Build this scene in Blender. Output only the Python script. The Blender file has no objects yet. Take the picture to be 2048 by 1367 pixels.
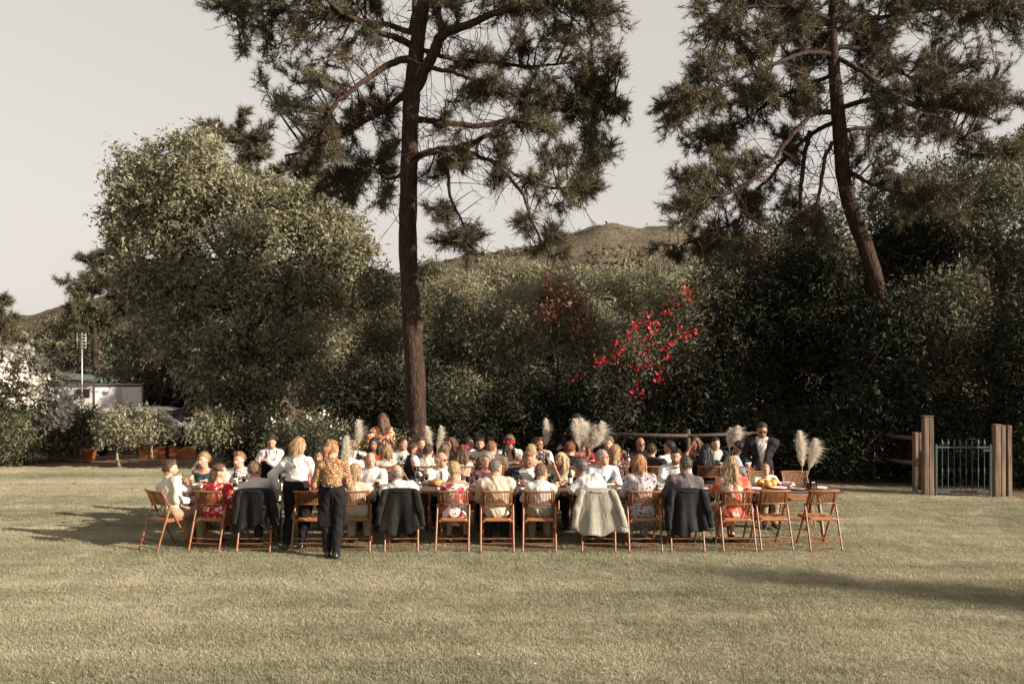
import bpy, math, random
import numpy as np
from mathutils import Vector, Matrix, Euler

# ------------------------------------------------------------------ camera, sky, sun, exposure
scene = bpy.context.scene
col = scene.collection
PI = math.pi
R = math.radians
F_PX, H_CAM, Y_HOR = 1820.0, 2.75, 720.0          # focal length and horizon of the 2048 x 1367 photograph

cam_d = bpy.data.cameras.new('camera')
cam_d.sensor_width = 36.0
cam_d.lens = 36.0 * F_PX / 2048.0
cam_d.shift_y = (Y_HOR - 683.5) / 2048.0
cam_d.clip_start, cam_d.clip_end = 0.1, 3000.0
cam = bpy.data.objects.new('camera', cam_d)
cam.location = (0, 0, H_CAM)
cam.rotation_euler = (R(90), 0, 0)
col.objects.link(cam)
scene.camera = cam

SUN_EL, SUN_AZ = R(20), R(22)                     # sun stands low on the right, a little behind the camera
sun_dir = Vector((math.cos(SUN_EL) * math.cos(SUN_AZ), -math.cos(SUN_EL) * math.sin(SUN_AZ), math.sin(SUN_EL)))
world = bpy.data.worlds.new('World')
scene.world = world
world.use_nodes = True
wn, wl = world.node_tree.nodes, world.node_tree.links
wn.clear()
w_sky = wn.new('ShaderNodeTexSky')
w_sky.sky_type = 'NISHITA'
w_sky.sun_disc = False
w_sky.sun_elevation = SUN_EL
w_sky.sun_rotation = math.atan2(sun_dir.x, sun_dir.y)
w_sky.altitude = 0
w_sky.air_density = 1.0
w_sky.dust_density = 1.6
w_sky.ozone_density = 1.0
w_hs = wn.new('ShaderNodeHueSaturation')
w_hs.inputs['Saturation'].default_value = 0.16
w_tint = wn.new('ShaderNodeMix')
w_tint.data_type = 'RGBA'
w_tint.blend_type = 'MULTIPLY'
w_tint.inputs[0].default_value = 1.0
w_tint.inputs[7].default_value = (1.0, 0.945, 0.885, 1)
w_bg = wn.new('ShaderNodeBackground')
w_bg.inputs['Strength'].default_value = 0.1
w_out = wn.new('ShaderNodeOutputWorld')
wl.new(w_sky.outputs[0], w_hs.inputs['Color'])
wl.new(w_hs.outputs[0], w_tint.inputs[6])
w_haze = wn.new('ShaderNodeMix')                  # hazy evening sky: the clear sky drowned in even pale haze
w_haze.data_type = 'RGBA'
w_haze.inputs[0].default_value = 0.86
w_haze.inputs[7].default_value = (1.38, 1.27, 1.165, 1)
wl.new(w_tint.outputs[2], w_haze.inputs[6])
wl.new(w_haze.outputs[2], w_bg.inputs['Color'])
wl.new(w_bg.outputs[0], w_out.inputs['Surface'])

sun_d = bpy.data.lights.new('sun', 'SUN')
sun_d.energy = 2.75
sun_d.angle = R(0.6)
sun_d.color = (1.0, 0.885, 0.74)
sun = bpy.data.objects.new('sun', sun_d)
sun.location = (40, -10, 20)
sun.rotation_euler = (-sun_dir).to_track_quat('-Z', 'Y').to_euler()
col.objects.link(sun)

vs = scene.view_settings
vs.view_transform = 'Standard'
vs.look = 'None'
vs.exposure = 2.1
vs.gamma = 1.0
vs.use_curve_mapping = False
scene.render.engine = 'CYCLES'
scene.cycles.use_denoising = True
scene.cycles.max_bounces = 4
scene.cycles.diffuse_bounces = 2
scene.cycles.transparent_max_bounces = 6
scene.cycles.transmission_bounces = 4
scene.cycles.caustics_reflective = False
scene.cycles.caustics_refractive = False

# ------------------------------------------------------------------ helpers
rng = np.random.default_rng(7)
random.seed(7)

def at(px, py, Y):
    """a point of the photograph at distance Y"""
    return np.array([(px - 1024.0) * Y / F_PX, Y, H_CAM - (py - Y_HOR) * Y / F_PX])

def X_at(px, Y):
    return (px - 1024.0) * Y / F_PX

def smooth(a, b, x):
    t = np.clip((np.asarray(x, float) - a) / (b - a), 0, 1)
    return t * t * (3 - 2 * t)

def tag(o, label=None, cat=None, group=None, kind=None):
    if label: o['label'] = label
    if cat: o['category'] = cat
    if group: o['group'] = group
    if kind: o['kind'] = kind
    return o

def empty(name, loc=(0, 0, 0), rz=0.0):
    o = bpy.data.objects.new(name, None)
    o.empty_display_size = 0.2
    o.location = loc
    o.rotation_euler = (0, 0, rz)
    col.objects.link(o)
    return o

def mesh_data(name, V, faces_list, mats, shade=True, attr=None, fmat=None):
    """faces_list: list of (n,k) int arrays; attr: per face float 'rnd'; fmat: per face material index"""
    me = bpy.data.meshes.new(name)
    V = np.asarray(V, np.float32)
    fl = [np.asarray(f, np.int32) for f in faces_list if len(f)]
    nl = sum(f.size for f in fl)
    nf = sum(len(f) for f in fl)
    me.vertices.add(len(V))
    me.vertices.foreach_set('co', V.ravel())
    me.loops.add(nl)
    me.polygons.add(nf)
    me.loops.foreach_set('vertex_index', np.concatenate([f.ravel() for f in fl]))
    tot = np.concatenate([np.full(len(f), f.shape[1], np.int32) for f in fl])
    st = np.concatenate([[0], np.cumsum(tot)[:-1]]).astype(np.int32)
    me.polygons.foreach_set('loop_start', st)
    me.polygons.foreach_set('loop_total', tot)
    if fmat is not None:
        me.polygons.foreach_set('material_index', np.asarray(fmat, np.int32))
    me.polygons.foreach_set('use_smooth', np.full(nf, bool(shade)))
    if attr is not None:
        a = me.attributes.new('rnd', 'FLOAT', 'FACE')
        a.data.foreach_set('value', np.asarray(attr, np.float32))
    for m in (mats if isinstance(mats, (list, tuple)) else [mats]):
        me.materials.append(m)
    me.update(calc_edges=True)
    me.validate(verbose=False)
    return me

def link(name, me, parent=None, loc=None, rot=None):
    o = bpy.data.objects.new(name, me)
    if parent is not None: o.parent = parent
    if loc is not None: o.location = loc
    if rot is not None: o.rotation_euler = rot
    col.objects.link(o)
    return o

class MB:
    """collects simple shapes into one mesh"""
    def __init__(s):
        s.V, s.Q, s.T, s.n = [], [], [], 0
    def add(s, V, Q=None, T=None):
        V = np.asarray(V, float)
        if Q is not None and len(Q): s.Q.append(np.asarray(Q, int) + s.n)
        if T is not None and len(T): s.T.append(np.asarray(T, int) + s.n)
        s.V.append(V); s.n += len(V)
    def box(s, lo, hi, bev=0.0, M=None):
        lo, hi = np.array(lo, float), np.array(hi, float)
        c, h = (lo + hi) / 2, (hi - lo) / 2
        b = min(bev, h.min() * 0.9)
        if b <= 0:
            V = np.array([[x, y, z] for x in (-1, 1) for y in (-1, 1) for z in (-1, 1)], float) * h + c
            Q = [[0, 1, 3, 2], [4, 6, 7, 5], [0, 4, 5, 1], [2, 3, 7, 6], [0, 2, 6, 4], [1, 5, 7, 3]]
            T = None
        else:
            V, idx = [], {}
            for x in (-1, 1):
                for y in (-1, 1):
                    for z in (-1, 1):
                        for a in range(3):
                            p = np.array([x, y, z], float) * h
                            for k in range(3):
                                if k != a: p[k] -= b * np.sign(p[k])
                            idx[(x, y, z, a)] = len(V); V.append(p + c)
            Q, T = [], []
            for a in range(3):
                o1, o2 = (a + 1) % 3, (a + 2) % 3
                for sg in (-1, 1):
                    q = []
                    for (u, v) in ((-1, -1), (1, -1), (1, 1), (-1, 1)):
                        k = [0, 0, 0]; k[a] = sg; k[o1] = u; k[o2] = v
                        q.append(idx[(*k, a)])
                    Q.append(q if sg > 0 else q[::-1])
            for a in range(3):
                o1, o2 = (a + 1) % 3, (a + 2) % 3
                for u in (-1, 1):
                    for v in (-1, 1):
                        k0 = [0, 0, 0]; k0[a] = -1; k0[o1] = u; k0[o2] = v
                        k1 = list(k0); k1[a] = 1
                        q = [idx[(*k0, o1)], idx[(*k1, o1)], idx[(*k1, o2)], idx[(*k0, o2)]]
                        Q.append(q if u * v > 0 else q[::-1])
            for x in (-1, 1):
                for y in (-1, 1):
                    for z in (-1, 1):
                        t = [idx[(x, y, z, a)] for a in range(3)]
                        T.append(t if x * y * z > 0 else t[::-1])
            V = np.array(V)
        if M is not None: V = V @ np.array(M.to_3x3()).T + np.array(M.translation)
        s.add(V, Q, T)
        return s
    def tube(s, pts, rad, seg=8, caps=True, flat=1.0):
        V, Q, T = tube_geo(pts, rad, seg, caps, flat)
        s.add(V, Q, T)
        return s
    def lathe(s, prof, seg=16, c=(0, 0, 0)):
        a = np.linspace(0, 2 * PI, seg, endpoint=False)
        prof = np.array(prof, float)
        V = np.stack([np.outer(prof[:, 0], np.cos(a)), np.outer(prof[:, 0], np.sin(a)), np.repeat(prof[:, 1:2], seg, 1)], -1).reshape(-1, 3) + np.array(c)
        i = np.arange(len(prof) - 1)[:, None] * seg
        j = np.arange(seg)[None]
        k = (j + 1) % seg
        s.add(V, np.stack([i + j, i + k, i + seg + k, i + seg + j], -1).reshape(-1, 4))
        return s
    def build(s, name, mat, parent=None, shade=False, loc=None, rot=None, attr=None):
        me = s.data(name, mat, shade, attr)
        return link(name, me, parent, loc, rot)
    def data(s, name, mat, shade=False, attr=None):
        return mesh_data(name, np.concatenate(s.V), ([np.concatenate(s.Q)] if s.Q else []) + ([np.concatenate(s.T)] if s.T else []), mat, shade, attr)

def resample(pts, rad, n):
    pts = np.asarray(pts, float); rad = np.asarray(rad, float)
    P = np.vstack([2 * pts[0] - pts[1], pts, 2 * pts[-1] - pts[-2]])
    m = len(pts) - 1
    t = np.linspace(0, m, n)
    i = np.minimum(t.astype(int), m - 1)
    u = (t - i)[:, None]
    p0, p1, p2, p3 = P[i], P[i + 1], P[i + 2], P[i + 3]
    out = 0.5 * (2 * p1 + (p2 - p0) * u + (2 * p0 - 5 * p1 + 4 * p2 - p3) * u ** 2 + (3 * p1 - p0 - 3 * p2 + p3) * u ** 3)
    return out, np.interp(t, np.arange(m + 1), rad)

def frames(pts):
    T = np.gradient(pts, axis=0)
    T /= np.linalg.norm(T, axis=1, keepdims=True) + 1e-9
    ref = np.array([0.0, 1.0, 0.0]) if abs(T[0][1]) < 0.8 else np.array([1.0, 0, 0])
    N = []
    for t in T:
        n = ref - t * ref.dot(t)
        n /= np.linalg.norm(n) + 1e-9
        N.append(n); ref = n
    N = np.array(N)
    return T, N, np.cross(T, N)

def tube_geo(pts, rad, seg=8, caps=True, flat=1.0):
    pts = np.asarray(pts, float)
    rad = np.broadcast_to(np.asarray(rad, float), (len(pts),))
    T, N, B = frames(pts)
    a = np.linspace(0, 2 * PI, seg, endpoint=False)
    V = (pts[:, None] + rad[:, None, None] * (np.cos(a)[None, :, None] * N[:, None] + flat * np.sin(a)[None, :, None] * B[:, None])).reshape(-1, 3)
    i = np.arange(len(pts) - 1)[:, None] * seg
    j = np.arange(seg)[None]; k = (j + 1) % seg
    Q = np.stack([i + j, i + k, i + seg + k, i + seg + j], -1).reshape(-1, 4)
    Tr = None
    if caps:
        n = len(V)
        V = np.vstack([V, pts[0], pts[-1]])
        j = np.arange(seg); k = (j + 1) % seg
        L = (len(pts) - 1) * seg
        Tr = np.vstack([np.stack([np.full(seg, n), k, j], -1), np.stack([np.full(seg, n + 1), L + j, L + k], -1)])
    return V, Q, Tr

# ------------------------------------------------------------------ materials
def new_mat(name):
    m = bpy.data.materials.new(name)
    m.use_nodes = True
    nt = m.node_tree
    b = nt.nodes['Principled BSDF']
    return m, nt.nodes, nt.links, b

def mixc(n, l, fac, a, b, blend='MIX'):
    m = n.new('ShaderNodeMix')
    m.data_type = 'RGBA'; m.blend_type = blend
    for sock, v in ((0, fac), (6, a), (7, b)):
        if hasattr(v, 'links') or hasattr(v, 'is_linked'): l.new(v, m.inputs[sock])
        elif sock == 0: m.inputs[0].default_value = v
        else: m.inputs[sock].default_value = (*v[:3], 1)
    return m.outputs[2]

def ramp(n, l, fac, stops, interp='LINEAR'):
    r = n.new('ShaderNodeValToRGB')
    r.color_ramp.interpolation = interp
    e = r.color_ramp.elements
    while len(e) < len(stops): e.new(0.5)
    for k, (p, c) in enumerate(stops):
        e[k].position = p
        e[k].color = (*c[:3], 1) if hasattr(c, '__len__') else (c, c, c, 1)
    l.new(fac, r.inputs[0])
    return r.outputs[0]

def coord(n, l, kind='Object', scale=(1, 1, 1)):
    t = n.new('ShaderNodeTexCoord')
    mp = n.new('ShaderNodeMapping')
    mp.inputs['Scale'].default_value = scale
    l.new(t.outputs[kind], mp.inputs[0])
    return mp.outputs[0]

def wpos(n, l, scale=(1, 1, 1)):
    t = n.new('ShaderNodeNewGeometry')
    mp = n.new('ShaderNodeMapping')
    mp.inputs['Scale'].default_value = scale
    l.new(t.outputs['Position'], mp.inputs[0])
    return mp.outputs[0]

def noise(n, l, vec, scale, detail=3, rough=0.55, dist=0.0):
    t = n.new('ShaderNodeTexNoise')
    t.inputs['Scale'].default_value = scale
    t.inputs['Detail'].default_value = detail
    t.inputs['Roughness'].default_value = rough
    t.inputs['Distortion'].default_value = dist
    if vec is not None: l.new(vec, t.inputs['Vector'])
    return t.outputs[0]

def voro(n, l, vec, scale, out='Distance', feature='F1', rnd=1.0):
    t = n.new('ShaderNodeTexVoronoi')
    t.feature = feature
    t.inputs['Scale'].default_value = scale
    t.inputs['Randomness'].default_value = rnd
    l.new(vec, t.inputs['Vector'])
    return t.outputs[out]

def bump(n, l, b, height, strength=0.4, dist=0.01):
    m = n.new('ShaderNodeBump')
    m.inputs['Strength'].default_value = strength
    m.inputs['Distance'].default_value = dist
    l.new(height, m.inputs['Height'])
    l.new(m.outputs[0], b.inputs['Normal'])

def plain(name, c, rough=0.6, spec=0.3, var=0.12, scale=8.0, metal=0.0, bmp=0.0, bscale=40.0, bdist=0.005):
    m, n, l, b = new_mat(name)
    v = coord(n, l)
    f = noise(n, l, v, scale, 4)
    lo = [max(0, x * (1 - var)) for x in c]; hi = [min(1, x * (1 + var)) for x in c]
    l.new(ramp(n, l, f, [(0.3, lo), (0.7, hi)]), b.inputs['Base Color'])
    b.inputs['Roughness'].default_value = rough
    b.inputs['Specular IOR Level'].default_value = spec
    b.inputs['Metallic'].default_value = metal
    if bmp > 0: bump(n, l, b, noise(n, l, v, bscale, 3), bmp, bdist)
    return m

_cloth = {}
def cloth(c, key=None, sheen=0.15, rough=0.85):
    k = (tuple(round(x, 3) for x in c), rough)
    if k in _cloth: return _cloth[k]
    m, n, l, b = new_mat('cloth')
    v = coord(n, l)
    f = noise(n, l, v, 6, 4)
    l.new(ramp(n, l, f, [(0.3, [x * 0.86 for x in c]), (0.7, [min(1, x * 1.1) for x in c])]), b.inputs['Base Color'])
    b.inputs['Roughness'].default_value = rough
    b.inputs['Specular IOR Level'].default_value = 0.2
    v2 = coord(n, l, 'Object', (1, 1, 0.45))
    bump(n, l, b, noise(n, l, v2, 13, 3, 0.5, 0.6), 0.55, 0.03)
    _cloth[k] = m
    return m

def pattern(kind, base, cols, scale=30.0):
    """printed cloth: floral blooms, small dots, checks"""
    m, n, l, b = new_mat('printed_cloth_' + kind)
    v = coord(n, l)
    wob = n.new('ShaderNodeVectorMath'); wob.operation = 'ADD'
    nz = n.new('ShaderNodeTexNoise'); nz.inputs['Scale'].default_value = scale * 0.9
    l.new(v, nz.inputs['Vector'])
    sc = n.new('ShaderNodeVectorMath'); sc.operation = 'SCALE'; sc.inputs['Scale'].default_value = 0.9 / scale
    l.new(nz.outputs['Color'], sc.inputs[0])
    l.new(v, wob.inputs[0]); l.new(sc.outputs[0], wob.inputs[1])
    vv = wob.outputs[0]
    c = ramp(n, l, noise(n, l, v, 5, 2), [(0.3, [x * .9 for x in base]), (0.7, base)])
    for k, (cc, thr, s2) in enumerate(cols):
        d = voro(n, l, vv, scale * s2)
        msk = ramp(n, l, d, [(thr * 0.8, 1.0), (thr, 0.0)])
        if kind == 'floral':
            inner = ramp(n, l, d, [(thr * 0.25, [min(1, x * 0.45) for x in cc]), (thr * 0.5, cc)])
            c = mixc(n, l, msk, c, inner)
        else:
            c = mixc(n, l, msk, c, cc)
    l.new(c, b.inputs['Base Color'])
    b.inputs['Roughness'].default_value = 0.85
    b.inputs['Specular IOR Level'].default_value = 0.2
    v2 = coord(n, l, 'Object', (1, 1, 0.45))
    bump(n, l, b, noise(n, l, v2, 13, 3, 0.5, 0.6), 0.5, 0.03)
    return m

def leaf_mat(name, stops, trans=0.3, rough=0.55, spec=0.3, big=0.0):
    """leaf colour varies leaf by leaf through the face attribute"""
    m, n, l, b = new_mat(name)
    a = n.new('ShaderNodeAttribute'); a.attribute_name = 'rnd'
    c = ramp(n, l, a.outputs['Fac'], stops)
    l.new(c, b.inputs['Base Color'])
    b.inputs['Roughness'].default_value = rough
    b.inputs['Specular IOR Level'].default_value = spec
    if trans > 0:
        t = n.new('ShaderNodeBsdfTranslucent')
        l.new(c, t.inputs['Color'])
        mx = n.new('ShaderNodeMixShader'); mx.inputs[0].default_value = trans
        out = n['Material Output'] if 'Material Output' in n else n.get('Material Output')
        l.new(b.outputs[0], mx.inputs[1]); l.new(t.outputs[0], mx.inputs[2])
        l.new(mx.outputs[0], out.inputs['Surface'])
    return m

def bark_mat(name, c1, c2, scale=6.0, depth=0.03):
    m, n, l, b = new_mat(name)
    v = coord(n, l, 'Object', (1, 1, 0.35))
    wb = n.new('ShaderNodeVectorMath'); wb.operation = 'ADD'
    sc_ = n.new('ShaderNodeVectorMath'); sc_.operation = 'SCALE'; sc_.inputs['Scale'].default_value = 0.9 / scale
    wz = n.new('ShaderNodeTexNoise'); wz.inputs['Scale'].default_value = scale * 1.6; wz.inputs['Detail'].default_value = 4
    l.new(v, wz.inputs['Vector']); l.new(wz.outputs['Color'], sc_.inputs[0]); l.new(v, wb.inputs[0]); l.new(sc_.outputs[0], wb.inputs[1])
    d = voro(n, l, wb.outputs[0], scale, 'Distance', 'DISTANCE_TO_EDGE')
    nz = noise(n, l, v, scale * 2.5, 5, 0.65)
    c = ramp(n, l, nz, [(0.25, c1), (0.75, c2)])
    crack = ramp(n, l, d, [(0.0, 0.55), (0.2, 1.0)])
    c = mixc(n, l, 1.0, c, crack, 'MULTIPLY')
    l.new(c, b.inputs['Base Color'])
    b.inputs['Roughness'].default_value = 0.9
    b.inputs['Specular IOR Level'].default_value = 0.15
    ad = n.new('ShaderNodeMath'); ad.operation = 'ADD'
    l.new(crack, ad.inputs[0]); l.new(nz, ad.inputs[1])
    bump(n, l, b, ad.outputs[0], 0.9, depth)
    return m
# ------------------------------------------------------------------ ground, lawn, hill
def gz(x, y):
    """the yard beyond the lawn falls away a little on the left"""
    return -0.55 * smooth(-2.0, -6.0, x) * smooth(24.0, 36.0, y)

def vnoise(x, y, seed=0):
    """cheap smooth value noise"""
    r = np.random.default_rng(seed).random((64, 64))
    xi, yi = np.floor(x).astype(int), np.floor(y).astype(int)
    u, v = x - xi, y - yi
    u, v = u * u * (3 - 2 * u), v * v * (3 - 2 * v)
    g = lambda a, b: r[a % 64, b % 64]
    return (g(xi, yi) * (1 - u) + g(xi + 1, yi) * u) * (1 - v) + (g(xi, yi + 1) * (1 - u) + g(xi + 1, yi + 1) * u) * v

def fbm(x, y, seed=0, oct=4):
    s, a = 0, 0.5
    for k in range(oct):
        s = s + a * vnoise(x * 2 ** k, y * 2 ** k, seed + k); a *= 0.5
    return s

def earth_mat():
    m, n, l, b = new_mat('dry_earth')
    v = wpos(n, l)
    f = noise(n, l, v, 0.9, 6, 0.65)
    c = ramp(n, l, f, [(0.3, (0.075, 0.05, 0.034)), (0.55, (0.14, 0.098, 0.066)), (0.75, (0.2, 0.15, 0.105))])
    g = noise(n, l, v, 26, 4, 0.7)
    c = mixc(n, l, ramp(n, l, g, [(0.58, 0.0), (0.68, 0.7)]), c, (0.26, 0.2, 0.14))
    c = mixc(n, l, ramp(n, l, voro(n, l, v, 14), [(0.08, 0.8), (0.16, 0.0)]), c, (0.16, 0.075, 0.04))
    l.new(c, b.inputs['Base Color'])
    b.inputs['Roughness'].default_value = 0.95
    b.inputs['Specular IOR Level'].default_value = 0.1
    bump(n, l, b, g, 0.8, 0.03)
    return m

def grass_colour(n, l):
    v = wpos(n, l)
    big = noise(n, l, v, 0.35, 4, 0.6)
    mid = noise(n, l, wpos(n, l, (1, 0.8, 1)), 2.2, 9, 0.78)
    mx = n.new('ShaderNodeMath'); mx.operation = 'ADD'
    l.new(big, mx.inputs[0]); l.new(mid, mx.inputs[1])
    hf = n.new('ShaderNodeMath'); hf.operation = 'MULTIPLY'; hf.inputs[1].default_value = 0.5
    l.new(mx.outputs[0], hf.inputs[0])
    st = noise(n, l, wpos(n, l, (0.06, 1, 1)), 1.1, 4, 0.6)
    ad = n.new('ShaderNodeMath'); ad.operation = 'MULTIPLY_ADD'; ad.inputs[1].default_value = 0.45; l.new(st, ad.inputs[0])
    m2 = n.new('ShaderNodeMath'); m2.operation = 'MULTIPLY_ADD'; m2.inputs[1].default_value = 0.72; m2.inputs[2].default_value = -0.085; l.new(hf.outputs[0], m2.inputs[0]); l.new(m2.outputs[0], ad.inputs[2])
    return ramp(n, l, ad.outputs[0], [(0.34, (0.14, 0.141, 0.084)), (0.45, (0.27, 0.258, 0.178)), (0.55, (0.38, 0.348, 0.258)), (0.66, (0.5, 0.445, 0.345))])

def lawn_mat():
    m, n, l, b = new_mat('mown_lawn')
    c = grass_colour(n, l)
    v = wpos(n, l)
    fine = noise(n, l, v, 38, 4, 0.7)
    c = mixc(n, l, 1.0, c, ramp(n, l, fine, [(0.3, 0.5), (0.7, 1.15)]), 'MULTIPLY')
    l.new(c, b.inputs['Base Color'])
    b.inputs['Roughness'].default_value = 0.95
    b.inputs['Specular IOR Level'].default_value = 0.1
    bump(n, l, b, fine, 1.0, 0.03)
    return m

def blade_mat():
    m, n, l, b = new_mat('grass_blade')
    c = grass_colour(n, l)
    oi = n.new('ShaderNodeAttribute'); oi.attribute_name = 'rnd'
    c = mixc(n, l, 1.0, c, ramp(n, l, oi.outputs['Fac'], [(0.0, (0.72, 0.76, 0.64)), (0.5, (1.0, 1.0, 0.96)), (1.0, (1.28, 1.24, 1.16))]), 'MULTIPLY')
    l.new(c, b.inputs['Base Color'])
    b.inputs['Roughness'].default_value = 0.7
    b.inputs['Specular IOR Level'].default_value = 0.2
    t = n.new('ShaderNodeBsdfTranslucent'); l.new(c, t.inputs['Color'])
    mxs = n.new('ShaderNodeMixShader'); mxs.inputs[0].default_value = 0.35
    l.new(b.outputs[0], mxs.inputs[1]); l.new(t.outputs[0], mxs.inputs[2])
    l.new(mxs.outputs[0], n['Material Output'].inputs['Surface'])
    return m

M_earth = earth_mat()
# ground sheet to the horizon
gx = np.unique(np.concatenate([np.linspace(-900, -60, 12), np.linspace(-60, 60, 61), np.linspace(60, 900, 12)]))
gy = np.unique(np.concatenate([np.linspace(-200, -10, 6), np.linspace(-10, 80, 61), np.linspace(80, 1400, 12)]))
GX, GY = np.meshgrid(gx, gy, indexing='ij')
GZ = gz(GX, GY) + np.where((GY > 19) & (GY < 60), 0.05 * (fbm(GX * 0.7 + 90, GY * 0.7, 3) - 0.5), 0) - 0.02
V = np.stack([GX, GY, GZ], -1).reshape(-1, 3)
ni, nj = GX.shape
I = (np.arange(ni - 1)[:, None] * nj + np.arange(nj - 1)[None]).ravel()
Q = np.stack([I, I + nj, I + nj + 1, I + 1], -1)
tag(link('ground', mesh_data('ground', V, [Q], M_earth)), 'bare brown earth around and beyond the lawn', kind='structure')

# lawn sheet
edge = [(-40, 22.6), (-16, 23.2), (-12, 23.5), (-9.5, 23.1), (-8.2, 23.6), (-6.5, 23.0), (-4, 22.6), (-1, 22.2), (2, 21.6), (5, 20.8), (7.4, 19.95), (8.8, 19.1), (10.1, 18.05), (12, 16.6), (15, 15.2), (40, 12.5)]
ep, _ = resample(np.array([(x, y, 0) for x, y in edge]), np.zeros(len(edge)), 220)
ep[:, 1] += 0.25 * (fbm(ep[:, 0] * 1.7 + 50, ep[:, 0] * 0 + 3.3, 11) - 0.5)
rows = np.linspace(0, 1, 24)
V = np.concatenate([np.stack([ep[:, 0], -12 + (ep[:, 1] + 12) * t, np.zeros(220)], -1) for t in rows])
I = (np.arange(23)[:, None] * 220 + np.arange(219)[None]).ravel()
Q = np.stack([I, I + 1, I + 221, I + 220], -1)
tag(link('lawn', mesh_data('lawn', V, [Q], lawn_mat())), 'wide mown lawn with dry patches', kind='structure')
def lawn_edge(x):
    return np.interp(x, ep[:, 0], ep[:, 1])

# grass blades: one patch of blades spread over the lawn in view
def grass_patch():
    g = np.random.default_rng(5)
    n = 620
    a = g.random(n) * 2 * PI; r = 0.2 * np.sqrt(g.random(n))
    p = np.stack([r * np.cos(a), r * np.sin(a), np.zeros(n)], -1)
    d = g.random(n) * 2 * PI
    h = 0.010 + 0.016 * g.random(n)
    w = 0.0024 + 0.0016 * g.random(n)
    side = np.stack([np.cos(d), np.sin(d), np.zeros(n)], -1)
    lean = g.normal(0, 0.6, (n, 2)) * h[:, None]
    tip = p + np.concatenate([lean, h[:, None]], 1)
    V = np.stack([p - side * w[:, None], p + side * w[:, None], tip], 1).reshape(-1, 3)
    T = np.arange(3 * n).reshape(-1, 3)
    return mesh_data('grass_patch', V, [T], blade_mat(), False, g.random(n))
patch = bpy.data.objects.new('grass_patch', grass_patch())
g = np.random.default_rng(21)
P = []
for (y0, y1, dens, sc) in ((7.2, 10.5, 20, 1.0), (10.5, 14.5, 17, 1.15), (14.5, 24, 12, 1.5)):
    wx = y1 * 0.6 + 0.6
    sp_ = 1 / math.sqrt(dens)
    x, y = [a.ravel() for a in np.meshgrid(np.arange(-wx, wx, sp_), np.arange(y0, y1, sp_))]
    x = x + g.uniform(-.5, .5, len(x)) * sp_; y = y + g.uniform(-.5, .5, len(y)) * sp_
    k = (np.abs(x) < y * 0.575 + 0.5) & (y < lawn_edge(x) - 0.03)
    P.append(np.stack([x[k], y[k], np.full(k.sum(), 0.002)], -1))
P = np.concatenate(P)
gme = bpy.data.meshes.new('lawn_grass')
gme.vertices.add(len(P)); gme.vertices.foreach_set('co', P.astype(np.float32).ravel()); gme.update()
lawn_grass = link('lawn_grass', gme)
tag(lawn_grass, 'short mown grass blades of the lawn', 'grass', kind='stuff')
ng = bpy.data.node_groups.new('scatter_grass', 'GeometryNodeTree')
ng.interface.new_socket('Geometry', in_out='INPUT', socket_type='NodeSocketGeometry')
ng.interface.new_socket('Geometry', in_out='OUTPUT', socket_type='NodeSocketGeometry')
gi, go = ng.nodes.new('NodeGroupInput'), ng.nodes.new('NodeGroupOutput')
ip = ng.nodes.new('GeometryNodeInstanceOnPoints')
ob = ng.nodes.new('GeometryNodeObjectInfo'); ob.inputs['Object'].default_value = patch
rr = ng.nodes.new('FunctionNodeRandomValue'); rr.data_type = 'FLOAT_VECTOR'
rr.inputs[0].default_value = (-0.04, -0.04, 0); rr.inputs[1].default_value = (0.04, 0.04, 6.283)
rs = ng.nodes.new('FunctionNodeRandomValue'); rs.data_type = 'FLOAT'
rs.inputs[2].default_value = 0.75; rs.inputs[3].default_value = 1.45; rs.inputs['Seed'].default_value = 4
L = ng.links
L.new(gi.outputs[0], ip.inputs['Points']); L.new(ob.outputs['Geometry'], ip.inputs['Instance'])
L.new(rr.outputs[0], ip.inputs['Rotation']); L.new(rs.outputs[1], ip.inputs['Scale'])
L.new(ip.outputs[0], go.inputs[0])
lawn_grass.modifiers.new('scatter', 'NODES').node_group = ng

# a few fallen leaves and petals on the grass
g = np.random.default_rng(91)
n = 160
x = g.uniform(-8, 8, n); y = 7.6 + 11 * g.random(n) ** 1.4
a = g.random(n) * 2 * PI
U = np.stack([np.cos(a), np.sin(a), g.uniform(-.2, .4, n)], -1) * (0.012 + 0.02 * g.random(n))[:, None]
Sd = np.stack([-np.sin(a), np.cos(a), g.uniform(-.3, .3, n)], -1) * (0.006 + 0.008 * g.random(n))[:, None]
c = np.stack([x, y, 0.028 + 0 * x], -1)
V = np.stack([c - U, c + Sd, c + U + np.array([0, 0, .006]), c - Sd], 1).reshape(-1, 3)
m, nn_, l, b = new_mat('fallen_leaf')
at_ = nn_.new('ShaderNodeAttribute'); at_.attribute_name = 'rnd'
l.new(ramp(nn_, l, at_.outputs['Fac'], [(0, (.16, .09, .05)), (.6, (.4, .3, .18)), (.9, (.7, .64, .55))]), b.inputs['Base Color'])
tag(link('fallen_leaves', mesh_data('fallen_leaves', V, [np.arange(4 * n).reshape(-1, 4)], m, False, g.random(n))), 'fallen leaves and petals scattered on the lawn', 'leaves', kind='stuff')

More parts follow.
